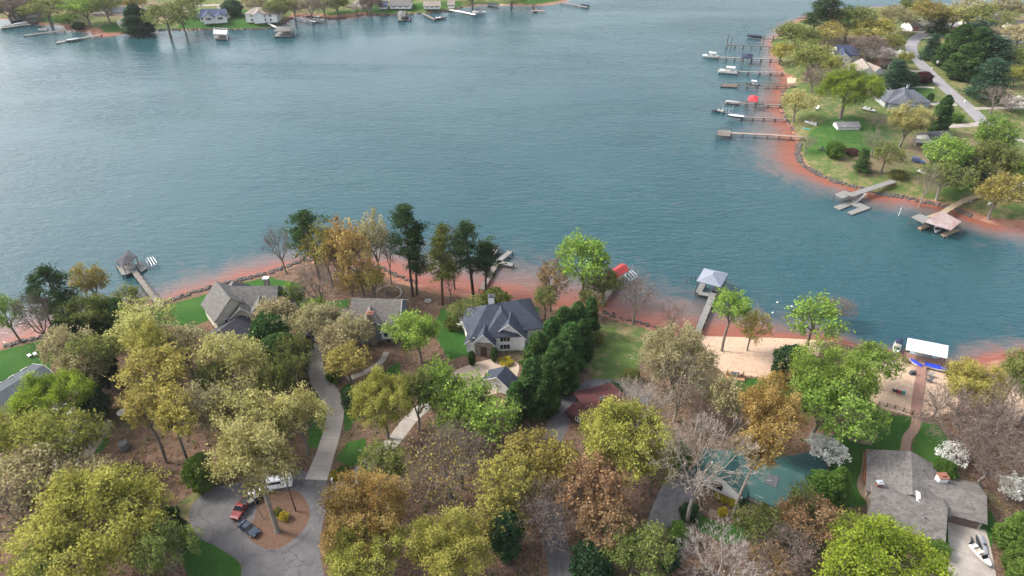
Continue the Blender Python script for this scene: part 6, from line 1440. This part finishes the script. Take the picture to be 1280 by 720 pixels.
# ---- boats and trailers on land
boat("white boat on its trailer on the peninsula lawn", (1157,219), (1168,223), 6.4, "runabout", gel, ground=True); boat("white tender lying on the peninsula lawn by the turquoise kayak", (1013,156), (1004,155), 5.6, "runabout", gel, ground=True); boat("white boat under the great lime tree's outer branches", (1086,139), (1093,141), 5.8, "runabout", gel, ground=True)
def kayak(label, px, face, L, mat, name="kayak", lift_=.0, ht=.42):
    g = G(*px); f = G(*face).to_2d()-g.to_2d(); rz = math.atan2(f.y, f.x); k = thing(name, label, "kayak", g); T = lambda mb: mb.xf((g.x, g.y, g.z+.05+lift_), rz)
    st = []
    for a, w_ in ((-.5, .06), (-.3, .7), (0, 1), (.3, .7), (.5, .06)):
        hw = .36*w_; st.append([(a*L, -hw*.5, .02), (a*L, -hw, ht*.5), (a*L, -hw*.6, ht), (a*L, hw*.6, ht), (a*L, hw, ht*.5), (a*L, hw*.5, .02)])
    T(MB().loft(st)).build("hull", mat, k); T(MB().tube((-.1, 0, ht-.04), (-.1, 0, ht+.03), .28, .28, 10)).build("cockpit", black, k)
kayak("turquoise kayak on the bare bank of the peninsula", (1008,161.5), (1014,161), 3.4, teal_p); kayak("white kayak beside the curved boardwalk", (1209,253), (1214,252), 3.6, gel)
kayak("outer dark kayak on the ranch driveway", (1217,684), (1213,672), 4.2, darkhull); kayak("middle dark kayak on the ranch driveway", (1223,682), (1219,669), 4.4, darkhull); kayak("inner grey-blue kayak on the ranch driveway beside the hedge", (1230,682), (1226,669), 4.2, bluegrey_rf)
boat("white personal watercraft on a trailer on the ranch driveway", (1224,697), (1233,707), 4.6, "runabout", gel, ground=True, name="personal_watercraft")
# ---- garden and shore things
def chair(label, px, face, mat, group=None, s=1.0):
    g = G(*px); f = G(*face).to_2d()-g.to_2d(); rz = math.atan2(f.y, f.x); c = thing("garden_chair", label, "chair", g, group); T = lambda mb: mb.xf((g.x, g.y, g.z), rz)
    T(MB().slab([(-.3*s, -.35*s, .36*s), (-.3*s, .35*s, .36*s), (.4*s, .35*s, .46*s), (.4*s, -.35*s, .46*s)], .06)).build("seat", mat, c)
    T(MB().add([(-.3*s,-.35*s,.34*s),(-.3*s,.35*s,.34*s),(-.62*s,.4*s,1.15*s),(-.62*s,-.4*s,1.15*s),(-.24*s,-.35*s,.36*s),(-.24*s,.35*s,.36*s),(-.56*s,.4*s,1.17*s),(-.56*s,-.4*s,1.17*s)], [(0,1,2,3),(7,6,5,4),(0,4,5,1),(1,5,6,2),(2,6,7,3),(3,7,4,0)])).build("backrest", mat, c)
    for sg in (-1, 1):
        T(MB().box((0, sg*.42*s, .62*s), (.85*s, .14*s, .05))).build("armrest", mat, c)
        for x in (-.35, .38): T(MB().box((x*s, sg*.38*s, .3*s), (.08, .08, .6*s))).build("leg", mat, c)
chair("dark slatted chair on the sand, first of three in a row", (1118,490), (1117,480), dgrey, s=1.15); chair("red chair between the dark and the turquoise one on the sand", (1122.5,491), (1122,481), red_p, s=1.15); chair("turquoise chair at the end of the three on the sand", (1127.5,492), (1127,482), teal_p, s=1.2)
chair("upper grey lounge chair on the sand east of the boardwalk", (1161,470), (1152,468), greydeck, s=1.3); chair("lower dark lounge chair on the sand east of the boardwalk", (1160,477), (1151,476), dgrey, s=1.3)
chair("white plastic chair beside the tan-yellow tree on the peninsula", (1020,137), (1012,138), white, s=1.6); chair("dark chair near the bank below the turquoise kayak", (1024,188), (1015,188), dgrey, s=1.3); chair("second dark chair at the bank, next to the first", (1029,188.5), (1036,190), dgrey, s=1.3)
def lounger(label, px, face):
    g = G(*px); f = G(*face).to_2d()-g.to_2d(); rz = math.atan2(f.y, f.x); c = thing("sun_lounger", label, "sun lounger", g); T = lambda mb: mb.xf((g.x, g.y, g.z), rz)
    T(MB().box((.3, 0, .38), (1.3, .75, .1))).build("seat", white, c); T(MB().slab([(-.35, -.37, .43), (-.35, .37, .43), (-1.0, .37, .95), (-1.0, -.37, .95)], .1)).build("backrest", white, c)
    for x in (-.25, .85):
        for sg in (-1, 1): T(MB().box((x, sg*.32, .17), (.08, .08, .34))).build("leg", white, c)
lounger("white sun lounger on the lakeside lawn, the one nearer the water", (38,446), (31,441)); lounger("white sun lounger beside its twin, nearer the slate roof", (45,444), (38,439))
g = G(156,560); dr = thing("rain_drum", "round grey drum standing on the bare mulch", "drum", g); MB().tube(g, g+Vector((0, 0, 1.5)), 1.05, 1.0, 16).build("body", greydeck, dr); MB().tube(g+Vector((0, 0, 1.5)), g+Vector((0, 0, 1.62)), 1.08, .9, 16).build("lid", dgrey, dr)
g = G(154,518); tb = thing("garden_table", "white oval garden table on the mulch below the gold crowns", "table", g); MB().tube(g+Vector((0, 0, .7)), g+Vector((0, 0, .78)), 1.15, 1.15, 16).build("tabletop", white, tb); MB().tube(g, g+Vector((0, 0, .7)), .12, .1, 8).build("pedestal", white, tb)
# picnic deck on the sand
g = G(918,471); dk = thing("picnic_deck", "small orange timber deck at the lower edge of the sand", "deck", g); MB().box((g.x, g.y, g.z+.25), (4.6, 2.6, .2), -.2).build("deck_floor", pm("orange timber", (.40,.22,.11), .8, .2, 1.5), dk); MB().box((g.x-.27, g.y-1.33, g.z+.1), (4.6, .1, .35), -.2).build("deck_skirt", tanwood, dk)
z0 = g.z+.35
tb = thing("patio_table", "dark patio table on the small orange deck", "table", (g.x, g.y, z0)); MB().box((g.x, g.y, z0+.74), (1.9, 1.1, .07), -.2).build("tabletop", dgrey, tb)
for sx in (-.8, .8):
    for sy in (-.4, .4): MB().box((g.x+sx, g.y+sy-.2*sx, z0+.36), (.09, .09, .72)).build("leg", dgrey, tb)
for sx, lb in ((-1.6, "black high-backed patio chair at the table's west end on the orange deck"), (1.6, "black high-backed patio chair at the table's east end on the orange deck")):
    c = thing("patio_chair", lb, "chair", (g.x+sx, g.y-.2*sx, z0)); x, y = g.x+sx, g.y-.2*sx
    MB().box((x, y, z0+.45), (.6, .6, .08), -.2).build("seat", black, c); MB().box((x+.28*(1 if sx > 0 else -1), y, z0+.95), (.1, .6, .95), -.2).build("backrest", black, c)
    for ax in (-.25, .25):
        for ay in (-.25, .25): MB().box((x+ax, y+ay, z0+.2), (.06, .06, .41)).build("leg", black, c)
# fire ring, bowl, log bench
g = G(486,367); fr = thing("fire_ring", "wide ring of pale stones laid on the mulch below the point's grove", "fire pit", g); m = MB()
for k in range(30):
    a = k/30*6.283; rr = 3.6
    if k in (6, 7, 21, 22): continue
    m.ball((g.x+rr*math.cos(a), g.y+rr*math.sin(a)*1.0, g.z+.12), .34, .7, 7, 4, .12)
m.build("stone_border", pm("pale stone", (.36,.32,.28), .9, .25, 2), fr); m = MB()
for k in range(10): a = k/10*6.283; m.ball((g.x+.8*math.cos(a), g.y+.8*math.sin(a), g.z+.15), .28, .8, 6, 4, .15)
m.build("inner_ring", dgrey, fr)
for a in (.6, 2.2, 3.9, 5.4):
    c = thing("log_stool", "short log stool inside the ring of pale stones", "stool", (g.x+2.1*math.cos(a), g.y+2.1*math.sin(a), g.z), "log stools in the stone fire ring"); x, y = g.x+2.1*math.cos(a), g.y+2.1*math.sin(a)
    MB().tube((x-.6*math.sin(a), y+.6*math.cos(a), g.z+.25), (x+.6*math.sin(a), y-.6*math.cos(a), g.z+.25), .22, .22, 8).build("log", bark, c)
g = G(535,377); fb = thing("fire_bowl", "low pale stone fire bowl between the leaning pine and the lawn", "fire pit", g); MB().tube(g, g+Vector((0, 0, .4)), .9, .95, 14).build("bowl", MATS["pale stone"], fb); MB().tube(g+Vector((0, 0, .4)), g+Vector((0, 0, .42)), .7, .7, 14).build("ash", greydeck, fb)
g = G(457,358); bn_ = thing("log_bench", "low brown log bench under the orange grove", "bench", g); MB().box((g.x, g.y, g.z+.45), (2.4, .5, .14), .35).build("seat", darkwood, bn_)
for sx in (-.8, .8): MB().tube((g.x+sx*.94, g.y+sx*.34, g.z), (g.x+sx*.94, g.y+sx*.34, g.z+.4), .18, .18, 8).build("leg", bark, bn_)
g = G(846,592); bin_ = thing("trash_bin", "dark green wheeled bin at the head of the gravel drive", "bin", g); MB().box((g.x, g.y, g.z+.55), (.8, .8, 1.1), .3, 1.15).build("body", dgrey, bin_); MB().box((g.x, g.y, g.z+1.14), (.98, .98, .1), .3).build("lid", black, bin_)
for sg in (-1, 1): MB().tube((g.x+sg*.32, g.y+.42, g.z+.12), (g.x+sg*.42, g.y+.42, g.z+.12), .12, .12, 8).build("wheel", rubber, bin_)
# poles
g = G(370,639); up = thing("utility_pole", "dark utility pole on the cul-de-sac island beside the camper van", "pole", g); MB().tube(g-Vector((0, 0, .2)), g+Vector((-.35, .2, 11.5)), .15, .1, 8).build("shaft", darkwood, up); MB().box((g.x-.34, g.y+.2, g.z+11.0), (2.0, .12, .14), .5).build("crossarm", darkwood, up); MB().tube(g+Vector((.1, 0, 9.2)), g+Vector((.1, 0, 10.1)), .25, .25, 8).build("transformer", greydeck, up)
g = G(340,628); yl = thing("dead_trunk", "thin leaning grey stem on the island between the parked vehicles and the oak", "stem", G(329,648)); q = G(329,648); MB().tube(q, q+Vector((-1.0, .5, 6.5)), .11, .04, 6).build("trunk", bark_pale, yl)
for px, lb in (((416,604), "white letterbox on a post at the driveway mouth"), ((1164,88), "white letterbox beside the lane's straight stretch"), ((1205,129), "white letterbox on the lane's lower stretch"), ((1159,72), "white round-topped letterbox inside the lane's bend")):
    g = G(*px); mb_ = thing("letterbox", lb, "letterbox", g); MB().box((g.x, g.y, g.z+.55), (.14, .14, 1.1)).build("post", white, mb_); MB().box((g.x, g.y, g.z+1.25), (.32, .6, .36)).build("box", white, mb_)
g = G(406,392); fp = thing("flag_pole", "pale blue-grey pole at the lawn strip between the two grey-roofed houses", "pole", g); MB().tube(g, g+Vector((0, 0, 3.0)), .22, .2, 8).build("shaft", pm("pale blue paint", (.38,.45,.5), .6, .1, 1), fp); MB().tube(g+Vector((0, 0, 3.0)), g+Vector((0, 0, 3.15)), .3, .05, 8).build("cap", white, fp)
g = G(456,590); up = thing("lamp_post", "thin pale lamp post beside the concrete path's bend", "pole", g); MB().tube(g, g+Vector((-.2, .1, 6.5)), .09, .06, 6).build("shaft", bark_pale, up); MB().box(g+Vector((-.2, .1, 6.55)), (.5, .25, .14)).build("lamp_head", greydeck, up)
# fences
def fence(label, line, h_, mat, step=2.0, name="fence", rails=3, solid=False):
    ln = [G(a, b) for a, b in line]; f = thing(name, label, "fence", ln[0]); r_ = MB(); p0 = None
    for i in range(len(ln)-1):
        a, b = ln[i], ln[i+1]; L = (b-a).length; m = max(1, int(L/step))
        for k in range(m+(1 if i == len(ln)-2 else 0)):
            q = a.lerp(b, k/m); MB().box((q.x, q.y, q.z+h_/2), (.14, .14, h_+.1)).build("post", mat, f)
        if solid: d = (b-a); rz = math.atan2(d.y, d.x); c = (a+b)/2; r_.box((c.x, c.y, c.z+h_/2), (L, .08, h_*.92), rz)
        else:
            for k in range(rails): zz = h_*(k+.6)/rails; r_.tube(a+Vector((0, 0, zz)), b+Vector((0, 0, zz)), .035, n=4)
    r_.build("rail" if not solid else "boards", mat, f)
fence("dark board fence along the western side of the curved concrete driveway", [(386,446),(385,470),(388,500)], 1.2, dgrey, solid=True)
fence("dark wire fence between the sand and the green lawn west of the boardwalk", [(1098,506),(1118,511),(1140,518)], 1.1, black, 1.6, rails=4); fence("dark wire fence from the boardwalk toward the mauve trees", [(1150,521),(1164,524)], 1.1, black, 1.6, rails=4)
g = G(1141,519); gt = thing("garden_gate", "dark gate across the boardwalk's landward end", "gate", g); 
for sx in (-1.2, 1.3): MB().box((g.x+sx+.9, g.y, g.z+.75), (.16, .16, 1.5)).build("gate_post", black, gt)
# small shore things
for px, nm, lb in (((972,378), 0, "white buoy beside the bright green overhanging tree, the one out on the water"), ((990,383), 0, "white buoy close under the bright green overhanging tree"), ((966,391), 0, "white buoy nearest the sand beach's end")):
    q = P(*px, .1); b_ = thing("buoy", lb, "buoy", (q[0], q[1], 0)); MB().ball((q[0], q[1], .1), .32, .9, 10, 6).build("float", gel, b_); MB().tube((q[0], q[1], .35), (q[0], q[1], .6), .06, .05, 6).build("ring", dgrey, b_)
g = G(1140,468); gr = thing("barbecue_grill", "covered dark grill on the sand at the boardwalk's western side", "grill", g); MB().box((g.x, g.y, g.z+.55), (1.5, .8, 1.1), .1, .85).build("cover", dgrey, gr); MB().box((g.x, g.y, g.z+.05), (1.3, .7, .1), .1).build("base", black, gr)
g = G(1090,613); gr = thing("barbecue_grill", "black kettle grill on the patio at the ranch deck's foot", "grill", g); MB().ball((g.x, g.y, g.z+.9), .42, .8).build("bowl", black, gr)
for k in range(3): MB().tube((g.x, g.y, g.z+.8), (g.x+.35*math.cos(k*2.1), g.y+.35*math.sin(k*2.1), g.z), .04, n=5).build("leg", black, gr)
for (px, sz, mt, lb) in (((1240,250), .9, bluegrey_rf, "blue-grey plastic tub near the end of the curved boardwalk"), ((1236,256), .7, gel, "white plastic tub beside the blue-grey one")):
    g = G(*px); tb = thing("plastic_tub", lb, "tub", g); MB().tube(g, g+Vector((0, 0, sz)), sz*.55, sz*.7, 12).build("body", mt, tb); MB().tube(g+Vector((0, 0, sz-.06)), g+Vector((0, 0, sz+.03)), sz*.76, sz*.76, 12).build("rim", mt, tb)
for i, (px, a) in enumerate((((1262,250),.2),((1270,253),-.3),((1276,248),.5))):
    g = G(*px); wp = thing("timber_pile", ["stack of pale boards beside the curved boardwalk, the western one", "stack of pale boards in the middle of the three by the curved boardwalk", "stack of pale boards at the frame edge by the curved boardwalk"][i], "lumber stack", g)
    for k in range(4): MB().box((g.x+random.uniform(-.3, .3), g.y+random.uniform(-.2, .2), g.z+.12+.17*k), (3.4-.2*k, .9, .14), a+random.uniform(-.15, .15)).build("board", pm("pale boards", (.42,.34,.26), .85, .2, 1.2), wp)

# ---- the air over the lake
hz = MB().box((60, 420, 33.5), (1500, 1240, 174))
hm, nt, n, l = new_mat("haze air"); o = n.new("ShaderNodeOutputMaterial"); pv = n.new("ShaderNodeVolumePrincipled")
pv.inputs["Color"].default_value = (.93,.96,1,1); pv.inputs["Density"].default_value = HAZE; pv.inputs["Anisotropy"].default_value = .2; l.new(pv.outputs[0], o.inputs["Volume"])
tag(hz.build("haze", hm), "thin pale haze in the air over the lake", kind="stuff")
S.cycles.volume_bounces = 0
